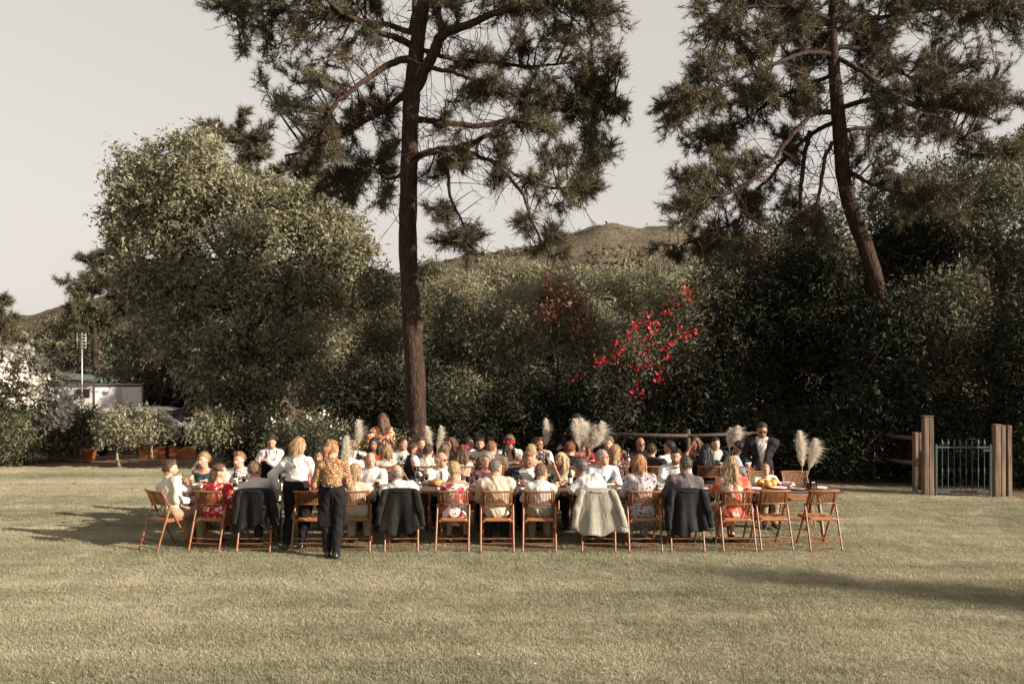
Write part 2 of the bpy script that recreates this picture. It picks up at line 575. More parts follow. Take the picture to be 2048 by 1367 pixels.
# hill behind the trees
def ridge(az):                                       # ridge line as tan(elevation) over tan(azimuth)
    px = np.array([-900, 0, 60, 120, 260, 520, 760, 860, 920, 1010, 1070, 1140, 1190, 1230, 1280, 1340, 1420, 1560, 1750, 1900, 2048, 2900])
    py = np.array([655, 652, 640, 618, 596, 588, 565, 545, 533, 514, 508, 482, 470, 466, 472, 469, 474, 490, 500, 500, 495, 480])
    return np.interp(az * F_PX + 1024, px, (Y_HOR - py) / F_PX)
def hill_z(x, y):
    az = x / np.maximum(y, 1)
    top = 2.75 + ridge(az) * 320
    t = smooth(55, 320, y)
    z = top * (0.25 * smooth(45, 130, y) + 0.75 * smooth(110, 320, y)) - 3 * (1 - smooth(50, 90, y))
    z = np.where(y > 320, top * (1 - 0.5 * smooth(320, 520, y)), z)
    rough = (fbm(x * 0.035, y * 0.035, 31, 5) - 0.5) * 9 + (fbm(x * 0.2, y * 0.2, 41, 3) - 0.5) * 2.6
    return z + rough * smooth(70, 160, y) * (1 - 0.7 * smooth(260, 330, y))
hy = np.concatenate([np.linspace(48, 330, 100), np.linspace(340, 520, 10)])
ht = np.linspace(-0.8, 0.8, 200)
HT, HY = np.meshgrid(ht, hy, indexing='ij')
HX = HT * HY
V = np.stack([HX, HY, hill_z(HX, HY)], -1).reshape(-1, 3)
ni, nj = HX.shape
I = (np.arange(ni - 1)[:, None] * nj + np.arange(nj - 1)[None]).ravel()
Q = np.stack([I, I + nj, I + nj + 1, I + 1], -1)
m, n, l, b = new_mat('scrub_hillside')
v = wpos(n, l)
f = noise(n, l, v, 0.05, 6, 0.65)
c = ramp(n, l, f, [(0.3, (0.10, 0.088, 0.06)), (0.5, (0.15, 0.122, 0.085)), (0.7, (0.21, 0.155, 0.115))])
sp = noise(n, l, v, 0.8, 4, 0.7)
c = mixc(n, l, ramp(n, l, sp, [(0.45, 0.0), (0.6, 0.8)]), c, (0.06, 0.056, 0.038))
l.new(c, b.inputs['Base Color']); b.inputs['Roughness'].default_value = 1.0; b.inputs['Specular IOR Level'].default_value = 0.05
bump(n, l, b, sp, 1.0, 1.2)
tag(link('hill', mesh_data('hill', V, [Q], m)), 'dry scrub covered hill rising behind the trees', kind='structure')
# ------------------------------------------------------------------ vegetation
def unit(v):
    return v / (np.linalg.norm(v, axis=-1, keepdims=True) + 1e-9)

def pb(px, py, rx, ry, Y, dy=None):
    """ellipsoid of foliage seen at a point of the photograph, at distance Y"""
    c = at(px, py, Y); k = Y / F_PX
    return (*c, rx * k, (dy if dy else 0.8 * (rx + ry) / 2 * k + 0.25), ry * k)

def crown(blobs, n, g, clump=22, spread=0.16, shell=0.5, zmin=0.05):
    B = np.array(blobs, float)
    w = (B[:, 3] * B[:, 4] * B[:, 5]) ** 0.62; w /= w.sum()
    nc = max(1, n // clump)
    bi = g.choice(len(B), nc, p=w)
    d = unit(g.normal(size=(nc, 3)))
    rad = shell + (1 - shell) * g.random(nc) ** 0.6
    rad *= 1 + np.clip(0.12 * g.normal(size=nc), -.25, .16)
    C = B[bi, :3] + d * rad[:, None] * B[bi, 3:]
    # keep what is not buried deep inside another blob
    deep = np.zeros(nc, bool)
    for b in B:
        q = (C - b[:3]) / b[3:]
        deep |= (q ** 2).sum(1) < 0.2
    C, d = C[~deep], d[~deep]
    k = g.integers(0, len(C), n)
    P = C[k] + g.normal(size=(n, 3)) * spread * (0.6 + 0.8 * g.random((n, 1)))
    N = unit(d[k] + 0.5 * g.normal(size=(n, 3)))
    ok = P[:, 2] > zmin
    tint = g.random(len(C))[k]
    return P[ok], N[ok], tint[ok]

def leaf_geo(P, N, size, aspect, g, tri=False, droop=0.15):
    n = len(P)
    U = unit(0.5 * N + g.normal(size=(n, 3)) * 0.7 + np.array([0, 0, -droop]))
    S = unit(np.cross(U, unit(N + 0.6 * g.normal(size=(n, 3)))))
    L = (size * (0.45 + 1.1 * g.random(n)))[:, None]
    W = L * aspect * 0.5
    up = np.cross(S, U)
    if tri:
        V = np.stack([P - S * W * 0.7, P + S * W * 0.9 + U * L * 0.15, P + U * L], 1).reshape(-1, 3)
        return V, np.arange(3 * n).reshape(-1, 3)
    V = np.stack([P, P + U * L * 0.45 + S * W + up * W * 0.3, P + U * L, P + U * L * 0.45 - S * W + up * W * 0.3], 1).reshape(-1, 3)
    return V, np.arange(4 * n).reshape(-1, 4)

def stems_mesh(mb, base, blobs, g, n, r0):
    for k in range(n):
        b = blobs[g.integers(len(blobs))]
        tip = np.array(b[:3]) + g.normal(size=3) * 0.3 * np.array(b[3:])
        mid = base * 0.5 + tip * 0.5 + g.normal(size=3) * 0.12 * np.linalg.norm(tip - base)
        mid[2] = base[2] + (tip[2] - base[2]) * 0.6
        p, r = resample([base + g.normal(size=3) * np.array([r0, r0, 0]), mid, tip], [r0, r0 * 0.6, r0 * 0.2], 7)
        mb.tube(p, r, 5, False)

M_bark_d = bark_mat('grey_brown_bark', (0.05, 0.035, 0.025), (0.13, 0.095, 0.07), 14, 0.012)
M_bark_p = bark_mat('pine_bark', (0.026, 0.0165, 0.0125), (0.07, 0.043, 0.032), 9, 0.025)
M_bark_l = bark_mat('pale_bark', (0.2, 0.15, 0.11), (0.34, 0.27, 0.2), 16, 0.008)
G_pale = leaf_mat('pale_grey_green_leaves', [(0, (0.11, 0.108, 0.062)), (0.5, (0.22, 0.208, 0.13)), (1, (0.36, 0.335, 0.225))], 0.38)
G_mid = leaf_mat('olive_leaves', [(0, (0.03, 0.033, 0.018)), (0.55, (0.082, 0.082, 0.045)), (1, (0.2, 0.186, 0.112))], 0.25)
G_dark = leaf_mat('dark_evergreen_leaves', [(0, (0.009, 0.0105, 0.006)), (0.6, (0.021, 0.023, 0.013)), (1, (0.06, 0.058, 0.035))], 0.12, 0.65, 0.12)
G_dry = leaf_mat('dry_reddish_leaves', [(0, (0.12, 0.06, 0.036)), (0.5, (0.22, 0.115, 0.07)), (1, (0.3, 0.18, 0.11))], 0.25)
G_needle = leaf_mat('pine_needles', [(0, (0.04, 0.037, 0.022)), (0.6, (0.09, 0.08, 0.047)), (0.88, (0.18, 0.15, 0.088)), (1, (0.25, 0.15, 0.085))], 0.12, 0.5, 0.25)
G_needle_l = leaf_mat('sunlit_pine_needles', [(0, (0.06, 0.062, 0.034)), (0.6, (0.12, 0.116, 0.066)), (1, (0.2, 0.17, 0.1))], 0.15, 0.5, 0.25)  # lighter copy of the pine needles, sunlight put into the leaf colour
F_white = leaf_mat('white_petals', [(0, (0.55, 0.5, 0.44)), (1, (0.82, 0.77, 0.7))], 0.3)
F_red = leaf_mat('crimson_petals', [(0, (0.36, 0.014, 0.025)), (1, (0.62, 0.035, 0.055))], 0.3)
F_yellow = leaf_mat('yellow_petals', [(0, (0.4, 0.26, 0.08)), (1, (0.6, 0.45, 0.16))], 0.3)

def bush(name, label, cat, blobs, n, mat, size, aspect=0.42, tri=True, seed=0, group=None, stems=6, base=None, bark=None,
         clump=22, spread=0.16, r0=0.05, flowers=None, extra=None, trunk_name='stems', shell=0.5):
    g = np.random.default_rng(seed + 100)
    B = np.array(blobs)
    if base is None:
        c = B[:, :2].mean(0)
        base = np.array([c[0], c[1], 0.0])
    base = np.array(base, float); base[2] = gz(base[0], base[1])
    root = empty(name, tuple(base))
    tag(root, label, cat, group)
    off = base
    P, N, t = crown(blobs, n, g, clump, spread, shell, base[2] + 0.04)
    V, Fc = leaf_geo(P - off, N, size, aspect, g, tri)
    a = np.clip(0.55 * t + 0.45 * g.random(len(P)), 0, 1)
    link('foliage' if trunk_name == 'stems' else 'crown', mesh_data('leaves', V, [Fc], mat, False, a), root)
    mb = MB()
    if trunk_name == 'trunk':
        top = B[B[:, 2].argmax()][:3]
        mid = base + (B[:, :3].mean(0) - base) * 0.45
        p, r = resample([base, mid + g.normal(size=3) * 0.06, B[:, :3].mean(0)], [r0, r0 * 0.75, r0 * 0.45], 10)
        mb.tube(p - off, r, 8, False)
        for k in range(stems):
            b = B[k % len(B)]
            s = p[5 + k % 4]
            q, rr_ = resample([s, (s + b[:3]) / 2 + g.normal(size=3) * 0.15, b[:3] + g.normal(size=3) * 0.3 * b[3:]], [r0 * 0.5, r0 * 0.3, r0 * 0.1], 7)
            mb.tube(q - off, rr_, 5, False)
    else:
        m2 = MB(); stems_mesh(m2, np.zeros(3), [(*(np.array(b[:3]) - off), *b[3:]) for b in blobs], g, stems, r0)
        mb = m2
    mb.build(trunk_name, bark or M_bark_d, root, True)
    for (pts, fm, num, fs, nm) in (flowers or []):
        Fp, Fn = [], []
        for p in pts:
            k = num
            Fp.append(np.array(p)[None] - off + g.normal(size=(k, 3)) * fs * 1.15)
            Fn.append(unit(g.normal(size=(k, 3)) + np.array([0.3, -0.9, 0.4])))
        Fp, Fn = np.concatenate(Fp), np.concatenate(Fn)
        V, Fc = leaf_geo(Fp, Fn, fs * 1.35, 0.9, g, False, -0.1)
        link(nm, mesh_data(nm, V, [Fc], fm, False, g.random(len(Fp))), root)['kind'] = 'stuff'
    for (bl, num, fm, fs, nm) in (extra or []):
        P, N, t = crown(bl, num, g, 14, 0.12, 0.1)
        V, Fc = leaf_geo(P - off, N, fs, 0.45, g, False)
        link(nm, mesh_data(nm, V, [Fc], fm, False, g.random(len(P))), root)
    return root

def surface_pts(blobs, n, g, front=True, up=None):
    """points on the outside of a bush, mostly on the side towards the lawn"""
    B = np.array(blobs)
    out = []
    while len(out) < n:
        b = B[g.integers(len(B))]
        d = unit(g.normal(size=3))
        if front: d[1] = -abs(d[1])
        if up is not None and d[2] < up: continue
        p = b[:3] + d * b[3:] * (1.0 + 0.06 * g.normal())
        if any((((p - c[:3]) / c[3:]) ** 2).sum() < 0.8 for c in B): continue
        out.append(p)
    return out

# --- pines
def pine(name, label, trunk, limbs, clumps, seed, needles=26, length=0.15, width=0.0065, mat=None, bark=None, group=None, dead=0, dens=1.0):
    """trunk and limbs: polylines of (x,y,z,r); clumps: (centre, radii, tufts)"""
    g = np.random.default_rng(seed)
    mat = mat or G_needle; bark = bark or M_bark_p
    tr = np.array(trunk, float)
    base = tr[0, :3].copy()
    root = empty(name, tuple(base))
    tag(root, label, 'tree', group)
    p, r = resample(tr[:, :3], tr[:, 3], 60)
    V, Q, T = tube_geo(p - base, r, 18, False)
    V = V.reshape(60, 18, 3)
    ph = np.linspace(0, 2 * PI, 18, endpoint=False)
    for i in range(60):
        w = 1 + 0.05 * np.sin(3 * ph + i * 0.35) + 0.035 * np.sin(7 * ph - i * 0.9) + 0.03 * g.normal(size=18)
        c = V[i].mean(0); V[i] = c + (V[i] - c) * w[:, None]
    link('trunk', mesh_data('trunk', V.reshape(-1, 3), [Q], bark, True), root)
    nodes, nrad = [p[25:]], [r[25:] * 0.5]
    for k, lb in enumerate(limbs):
        lb = np.array(lb, float)
        n = max(8, 5 * len(lb))
        q, rr_ = resample(lb[:, :3], lb[:, 3], n)
        q[2:] += np.cumsum(g.normal(size=(n - 2, 3)) * 0.012, axis=0)
        mb = MB(); mb.tube(q - base, rr_, 9, True)
        mb.build('limb', bark, root, True)
        nodes.append(q[2:]); nrad.append(rr_[2:])
    ND = np.concatenate(nodes)
    br = MB()
    tp, td, tt = [], [], []
    for (c, rad, nt) in clumps:
        c = np.array(c, float); rad = np.array(rad, float) * 1.28; nt = int(nt * dens)
        # a few boughs from the nearest limb into the clump, twigs off each bough
        nb = max(2, int(nt / 16))
        for kb in range(nb):
            tgt = c + unit(g.normal(size=3)) * rad * g.random() ** 0.4 * 0.85
            dist = np.linalg.norm(ND - tgt, axis=1)
            order = np.argsort(dist)[:6]
            s = ND[order[g.integers(len(order))]]
            ln = np.linalg.norm(tgt - s)
            mid = (s + tgt) / 2 + g.normal(size=3) * 0.1 * ln + np.array([0, 0, 0.08 * ln])
            q, rr_ = resample([s, mid, tgt], [0.012 + 0.012 * min(ln, 2.5), 0.014, 0.007], 8)
            br.tube(q[[0, 2, 4, 6, 7]] - base, rr_[[0, 2, 4, 6, 7]], 4, False)
            k = int(nt / nb)
            along = 1 - 0.75 * g.random(k) ** 1.3
            reach = 0.16 + 0.30 * rad.mean() * g.random(k)
            bp = np.array([np.interp(along, np.linspace(0, 1, 8), q[:, j]) for j in range(3)]).T
            dv = unit(0.7 * unit(tgt - s)[None] + g.normal(size=(k, 3)) * 0.75 + np.array([0, 0, 0.22]))
            e = bp + dv * reach[:, None]
            keep = (((e - c) / (rad * 1.25)) ** 2).sum(1) < 1.3
            bp, e, dv = bp[keep], e[keep], dv[keep]
            for a_, b_ in zip(bp, e):
                br.tube(np.stack([a_, b_]) - base, [0.006, 0.004], 3, False)
            tp.append(e); td.append(dv); tt.append(np.full(len(e), g.random()))
            tp.append((bp + e) / 2); td.append(unit(dv + g.normal(size=dv.shape) * 0.3)); tt.append(np.full(len(e), g.random()))
    for k in range(dead):                              # bare dead twigs
        i = g.integers(len(ND)); s = ND[i]
        e = s + unit(g.normal(size=3) + np.array([0, 0, -0.4])) * g.uniform(0.4, 1.3)
        q, rr_ = resample([s, (s + e) / 2 + g.normal(size=3) * 0.12, e], [0.013, 0.009, 0.004], 6)
        br.tube(q - base, rr_, 3, False)
        for _ in range(2):
            s2 = q[g.integers(2, 5)]; e2 = s2 + unit(e - s + g.normal(size=3) * .7) * g.uniform(.2, .5)
            br.tube(np.stack([s2, (s2 + e2) / 2 + g.normal(size=3) * .03, e2]) - base, [.007, .005, .003], 3, False)
    br.build('branches', bark, root, True)
    tp, td, tt = np.concatenate(tp), np.concatenate(td), np.concatenate(tt)
    n = len(tp)
    D = unit(td[:, None] * 0.75 + g.normal(size=(n, needles, 3)) * 0.62)
    s0 = tp[:, None] - td[:, None] * (g.random((n, needles, 1)) * 0.14)
    Ln = length * (0.7 + 0.6 * g.random((n, needles, 1)))
    S = unit(np.cross(D, g.normal(size=(n, needles, 3)))) * width
    V = np.stack([s0 - S, s0 + S, s0 + D * Ln], 2).reshape(-1, 3) - base
    T = np.arange(len(V)).reshape(-1, 3)
    a = np.clip(0.5 * tt[:, None] + 0.5 * g.random((n, needles)), 0, 1).ravel()
    link('crown', mesh_data('needles', V, [T], mat, False, a), root)
    return root

def limb_px(Y, pts, dys=None):
    """limb traced in the photograph: (px, py, width px, depth offset)"""
    out = []
    for (px, py, w, dy) in pts:
        q = at(px, py, Y + dy)
        out.append((*q, w * (Y + dy) / F_PX / 2))
    return out

def clump_px(Y, lst):
    out = []
    for (px, py, rx, ry, dy, n) in lst:
        c = at(px, py, Y + dy); k = (Y + dy) / F_PX
        out.append((c, (rx * k, max(0.5, 0.8 * rx * k), ry * k), n))
    return out

YC = 21.0
trunk_c = [(*np.array([X_at(838, YC), YC, -0.1]), 0.36), (*np.array([X_at(835, YC), YC, 0.25]), 0.29)] + \
    limb_px(YC, [(832, 860, 45, 0), (831, 780, 40, 0), (826, 690, 37, 0), (821, 600, 36, 0), (817, 500, 36, 0), (816, 420, 35, 0), (818, 330, 34, 0), (820, 240, 32, 0), (827, 160, 33, 0), (836, 80, 29, 0), (846, 0, 25, 0), (852, -110, 20, 0), (856, -260, 11, 0)])
limbs_c = [limb_px(YC, a) for a in [
    [(826, 92, 15, 0), (790, 76, 13, -.3), (753, 63, 11, -.6), (694, 36, 9, -1), (650, 5, 7, -1.4), (600, -40, 4, -1.6)],
    [(830, 66, 13, 0), (770, 52, 10, .5), (694, 42, 8, 1.0), (600, 33, 6, 1.4), (520, 32, 4, 1.6), (460, 45, 3, 1.7)],
    [(824, 117, 16, 0), (785, 124, 14, -.2), (745, 142, 12, -.5), (712, 171, 10, -.9), (678, 200, 8, -1.2), (650, 230, 6, -1.4), (634, 275, 4, -1.5)],
    [(820, 180, 14, 0), (766, 220, 12, .4), (712, 251, 11, .8), (658, 281, 9, 1.1), (613, 296, 7, 1.4), (570, 305, 4, 1.6)],
    [(826, 185, 24, 0), (848, 145, 24, -.1), (870, 108, 22, -.3), (887, 76, 21, -.4), (941, 54, 16, -.8), (1008, 31, 13, -1.1), (1098, 8, 9, -1.4), (1190, -10, 6, -1.6)],
    [(886, 78, 14, -.4), (876, 40, 12, -.2), (866, -10, 10, 0), (850, -80, 7, .2)],
    [(842, 100, 10, 0), (900, 112, 9, .6), (970, 118, 8, 1.1), (1050, 130, 6, 1.6), (1140, 120, 4, 2.0)],
    [(862, 135, 10, -.2), (910, 148, 8, -.9), (970, 175, 6, -1.4), (1030, 200, 4, -1.8)],
    [(832, 238, 13, 0), (895, 244, 12, .3), (960, 248, 11, .5), (1030, 236, 9, .8), (1100, 222, 7, 1.0), (1180, 205, 5, 1.2), (1240, 200, 3, 1.3)],
    [(832, 316, 14, 0), (866, 298, 14, -.3), (925, 291, 13, -.6), (980, 268, 9, -.9), (1030, 240, 7, -1.1), (1090, 260, 4, -1.4)],
    [(905, 294, 8, -.5), (960, 312, 8, -.9), (1010, 338, 7, -1.2), (1045, 380, 6, -1.4), (1064, 430, 5, -1.5), (1085, 478, 4, -1.6), (1108, 508, 3, -1.6)],
    [(860, 300, 9, -.3), (894, 316, 8, -.6), (900, 390, 6, -.8), (918, 440, 5, -.9), (938, 488, 3, -1.0)],
    [(978, 318, 7, -.9), (1045, 350, 6, -.7), (1116, 372, 5, -.4), (1180, 360, 3, -.2)],
    [(818, 340, 8, 0), (780, 360, 6, .6), (740, 345, 5, 1.0), (700, 370, 4, 1.4)],
    [(822, 60, 10, 0), (830, 10, 9, .9), (820, -60, 6, 1.6)],
]]
clumps_c = clump_px(YC, [
    (470, 15, 55, 40, 1.2, 120), (560, 40, 60, 45, 1, 120), (640, 10, 60, 40, -1, 120), (520, 90, 60, 45, 1, 110), (600, 110, 60, 50, .2, 90),
    (545, 165, 45, 40, 0, 90), (570, 215, 40, 35, -.3, 70), (640, 160, 45, 40, -.6, 70), (690, 120, 40, 30, -.8, 40), (720, 20, 50, 30, 1, 70),
    (615, 245, 45, 35, -1, 70), (640, 300, 55, 45, -.8, 110), (700, 320, 55, 50, .9, 120), (690, 385, 55, 30, 1.2, 120), (640, 350, 40, 40, 1, 80), (750, 270, 50, 45, .8, 90),
    (780, 330, 40, 45, .8, 60), (770, 405, 35, 28, .8, 50), (735, 190, 45, 28, .9, 60), (800, 200, 40, 30, 1, 50), (690, 230, 45, 35, 1, 70),
    (900, 15, 60, 40, -.5, 90), (1000, 10, 70, 40, -1, 130), (1100, 20, 70, 45, -1.2, 150), (1200, 25, 65, 50, -1.4, 170), (1240, 90, 35, 50, -.5, 90), (1160, 90, 60, 45, .5, 120), (1070, 80, 55, 40, .8, 90),
    (990, 110, 50, 40, .9, 70), (930, 130, 45, 40, 1, 60), (1210, 160, 50, 40, 1, 120), (1245, 215, 30, 30, 1, 60), (1120, 160, 65, 45, 1, 140), (1040, 190, 55, 45, .3, 100),
    (975, 175, 45, 45, -1.2, 110), (935, 205, 40, 35, -1, 60), (1180, 220, 55, 35, 1.1, 120), (1110, 225, 50, 30, .9, 80), (1190, 290, 45, 45, .4, 110), (1130, 290, 50, 45, -.2, 100), (1060, 275, 50, 35, -.9, 80),
    (1180, 350, 45, 35, -.1, 90), (1150, 390, 55, 30, -.4, 100), (1085, 370, 40, 30, -.9, 60), (1010, 290, 45, 35, -1, 60), (930, 330, 55, 35, -.6, 80), (990, 345, 40, 25, -1, 50), (890, 260, 45, 35, .4, 50),
    (905, 460, 45, 35, -.9, 100), (945, 490, 32, 30, -1, 80), (870, 430, 25, 22, -.7, 30), (1105, 490, 40, 30, -1.6, 60), (1045, 450, 30, 28, -1.4, 35), (1120, 465, 28, 20, -1.6, 30),
    (880, 330, 30, 30, -.3, 30), (760, 90, 45, 35, -.6, 40), (850, -60, 90, 50, 0, 160), (700, -60, 90, 50, 0, 130), (1000, -60, 110, 50, 0, 160), (850, -150, 130, 60, 0, 180)])
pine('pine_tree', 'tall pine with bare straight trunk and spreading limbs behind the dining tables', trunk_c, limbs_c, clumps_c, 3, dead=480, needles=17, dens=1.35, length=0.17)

YR = 22.0
trunk_r = [(X_at(1800, YR), YR, -0.1, 0.36), (X_at(1795, YR), YR, 0.4, 0.3)] + limb_px(YR, [(1785, 760, 34, 0), (1772, 650, 32, 0), (1752, 565, 31, 0), (1731, 495, 30, 0), (1706, 430, 29, 0), (1690, 369, 28, 0), (1683, 307, 28, 0), (1678, 246, 27, 0), (1672, 184, 25, 0), (1667, 123, 22, 0), (1664, 61, 20, 0), (1668, 0, 17, 0), (1672, -120, 13, 0), (1670, -260, 7, 0)])
limbs_r = [limb_px(YR, a) for a in [
    [(1672, 225, 12, 0), (1625, 226, 10, -.4), (1590, 262, 9, -.7), (1540, 320, 8, -1), (1490, 360, 7, -1.3), (1440, 390, 5, -1.5), (1390, 420, 3, -1.7)],
    [(1676, 240, 10, 0), (1630, 262, 9, .5), (1575, 310, 8, .9), (1545, 350, 7, 1.1), (1500, 400, 6, 1.3), (1480, 450, 4, 1.4)],
    [(1620, 262, 9, .2), (1606, 320, 9, .2), (1600, 380, 9, .2), (1598, 440, 7, .2)],
    [(1664, 285, 8, 0), (1650, 320, 8, -.4), (1640, 390, 7, -.5), (1632, 450, 5, -.6)],
    [(1665, 108, 10, 0), (1610, 108, 9, -.4), (1550, 130, 8, -.8), (1490, 160, 6, -1.2), (1420, 190, 4, -1.6), (1350, 210, 3, -1.8)],
    [(1666, 150, 9, 0), (1600, 175, 8, .6), (1540, 205, 7, 1.1), (1480, 240, 5, 1.5), (1400, 270, 3, 1.8)],
    [(1668, 95, 10, 0), (1730, 98, 9, .4), (1775, 120, 8, .8), (1810, 150, 6, 1.1), (1870, 180, 4, 1.4)],
    [(1672, 115, 10, 0), (1720, 140, 9, -.5), (1760, 170, 7, -.9), (1830, 210, 5, -1.3), (1900, 240, 3, -1.5)],
    [(1680, 215, 11, 0), (1740, 205, 10, -.4), (1800, 205, 8, -.8), (1870, 215, 6, -1.1), (1950, 225, 4, -1.4)],
    [(1682, 262, 9, 0), (1740, 255, 8, .5), (1800, 258, 7, .9), (1880, 262, 6, 1.2), (1960, 290, 4, 1.5), (2030, 310, 3, 1.7)],
    [(1700, 345, 11, 0), (1735, 365, 8, -.6), (1790, 385, 6, -1.0), (1850, 410, 4, -1.4)],
    [(1670, 60, 9, 0), (1740, 40, 8, .4), (1830, 30, 7, .7), (1930, 20, 5, 1.0), (2040, 20, 3, 1.2)],
    [(1664, 40, 9, 0), (1590, 20, 8, -.4), (1500, 15, 6, -.8), (1430, 40, 3, -1)],
    [(1480, 440, 6, 1.4), (1420, 465, 5, 1.2), (1370, 485, 4, 1.0), (1330, 505, 2, .9)],
]]
clumps_r = clump_px(YR, [
    (1440, 30, 60, 50, -.8, 150), (1520, 20, 65, 45, .2, 150), (1600, 30, 60, 50, -.3, 130), (1420, 100, 50, 40, -1, 120), (1500, 100, 65, 50, -.8, 160), (1580, 110, 55, 45, .8, 120),
    (1400, 150, 45, 35, -1.3, 90), (1350, 200, 38, 40, -1.7, 110), (1410, 215, 55, 45, -1.4, 130), (1480, 190, 60, 50, 1, 140), (1540, 190, 50, 45, -.8, 100), (1345, 265, 32, 35, -1.5, 60),
    (1410, 285, 55, 40, 1.4, 120), (1480, 280, 55, 45, 1.2, 120), (1550, 270, 45, 40, .8, 70), (1370, 350, 40, 30, -1.7, 70), (1430, 350, 55, 40, -1.3, 130), (1500, 340, 45, 40, -.6, 80), (1345, 420, 35, 28, -1.8, 70),
    (1400, 410, 55, 38, -1.4, 130), (1470, 410, 50, 40, .8, 110), (1390, 470, 50, 35, .9, 90), (1340, 505, 32, 18, .8, 40), (1450, 490, 55, 45, 1.2, 140), (1520, 440, 40, 35, .9, 70), (1560, 380, 40, 35, .6, 50), (1600, 450, 40, 35, .2, 70), (1640, 470, 35, 35, -.4, 60),
    (1720, 30, 55, 45, .3, 120), (1800, 40, 65, 50, .5, 160), (1890, 40, 65, 50, .6, 160), (1980, 30, 60, 50, .8, 150), (2050, 60, 50, 60, .9, 120), (1760, 110, 50, 40, .6, 100), (1840, 120, 60, 45, .8, 140), (1920, 120, 60, 45, .6, 140), (2000, 130, 55, 50, .5, 130),
    (1780, 180, 50, 40, -.8, 90), (1860, 190, 60, 45, -1, 140), (1940, 200, 60, 40, -1.2, 130), (2020, 220, 50, 45, -1, 110), (1800, 250, 55, 40, .8, 90), (1880, 270, 60, 40, 1.1, 120), (1960, 290, 50, 35, 1.4, 90), (2030, 300, 40, 30, 1.5, 70),
    (1760, 320, 45, 35, -.5, 60), (1830, 380, 60, 45, -1.2, 120), (1780, 410, 45, 40, -1, 80), (1890, 400, 55, 45, -1.2, 100), (1640, 100, 40, 40, .9, 70), (1700, 90, 40, 40, .9, 70), (1560, 60, 45, 45, .5, 90), (1600, 165, 40, 35, -.5, 70), (1565, 235, 45, 35, .3, 70), (1620, 205, 35, 30, .8, 50), (1600, 320, 40, 35, .3, 50), (1740, 165, 45, 35, .6, 70), (1765, 230, 45, 30, -.5, 60), (1735, 300, 40, 30, .6, 50), (1650, 30, 45, 40, 1, 80), (1650, -60, 160, 50, 0, 220), (1650, -150, 120, 60, 0, 160), (1860, -50, 120, 50, .3, 180), (1480, -50, 90, 45, -.3, 130)])
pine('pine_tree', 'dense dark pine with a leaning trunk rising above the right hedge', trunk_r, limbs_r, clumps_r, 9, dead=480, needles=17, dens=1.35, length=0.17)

YB = 33.0
pine('pine_tree', 'dark bushy pine showing behind and above the pale leafy tree', [(X_at(500, YB), YB, -0.6, .3)] + limb_px(YB, [(500, 700, 22, 0), (495, 500, 18, 0), (490, 380, 12, 0), (480, 270, 6, 0)]),
     [limb_px(YB, a) for a in [[(493, 420, 9, 0), (430, 380, 7, -.5), (400, 300, 4, -.8)], [(490, 400, 8, 0), (560, 350, 6, -.4), (640, 350, 3, -.6)], [(496, 520, 9, 0), (380, 520, 7, .5), (280, 540, 5, .5), (220, 530, 3, .3)], [(497, 560, 8, 0), (360, 600, 6, .5), (260, 620, 3, .5)]]],
     clump_px(YB, [(415, 255, 32, 30, -.6, 70), (475, 262, 45, 36, 0, 110), (540, 285, 45, 38, -.3, 100), (600, 325, 42, 38, -.5, 90), (650, 365, 45, 35, -.5, 80), (365, 285, 16, 18, -.6, 30), (440, 320, 60, 45, -.6, 100), (520, 345, 55, 45, -.4, 100),
                   (225, 490, 28, 34, .4, 70), (222, 550, 34, 42, .4, 80), (250, 610, 36, 50, .4, 80), (270, 540, 40, 50, .4, 70), (590, 380, 50, 40, -.4, 70)]), 15, needles=22, length=0.24, width=0.011)
YL = 46.0
pine('pine_tree', 'sunlit young pine on the far left behind the shed', [(X_at(190, YL), YL, -0.9, .2)] + limb_px(YL, [(190, 690, 9, 0), (185, 600, 7, 0), (182, 510, 3, 0)]),
     [limb_px(YL, [(188, 640, 5, 0), (150, 600, 3, 0)]), limb_px(YL, [(187, 620, 5, 0), (225, 590, 3, 0)])],
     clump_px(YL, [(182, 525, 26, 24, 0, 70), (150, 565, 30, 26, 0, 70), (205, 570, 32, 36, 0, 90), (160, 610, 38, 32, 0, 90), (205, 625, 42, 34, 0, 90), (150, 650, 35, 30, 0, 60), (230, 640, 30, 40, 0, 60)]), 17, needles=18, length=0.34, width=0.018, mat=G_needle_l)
pine('pine_tree', 'pine cut off by the left edge of the picture, far away', [(X_at(-8, YL), YL, -0.9, .2)] + limb_px(YL, [(-8, 690, 9, 0), (-6, 640, 7, 0), (0, 590, 3, 0)]),
     [limb_px(YL, [(-6, 650, 5, 0), (20, 640, 3, 0)])], clump_px(YL, [(2, 608, 20, 22, 0, 60), (10, 645, 24, 26, 0, 70), (-20, 640, 30, 40, 0, 60), (20, 675, 22, 20, 0, 50)]), 19, needles=18, length=0.34, width=0.018)

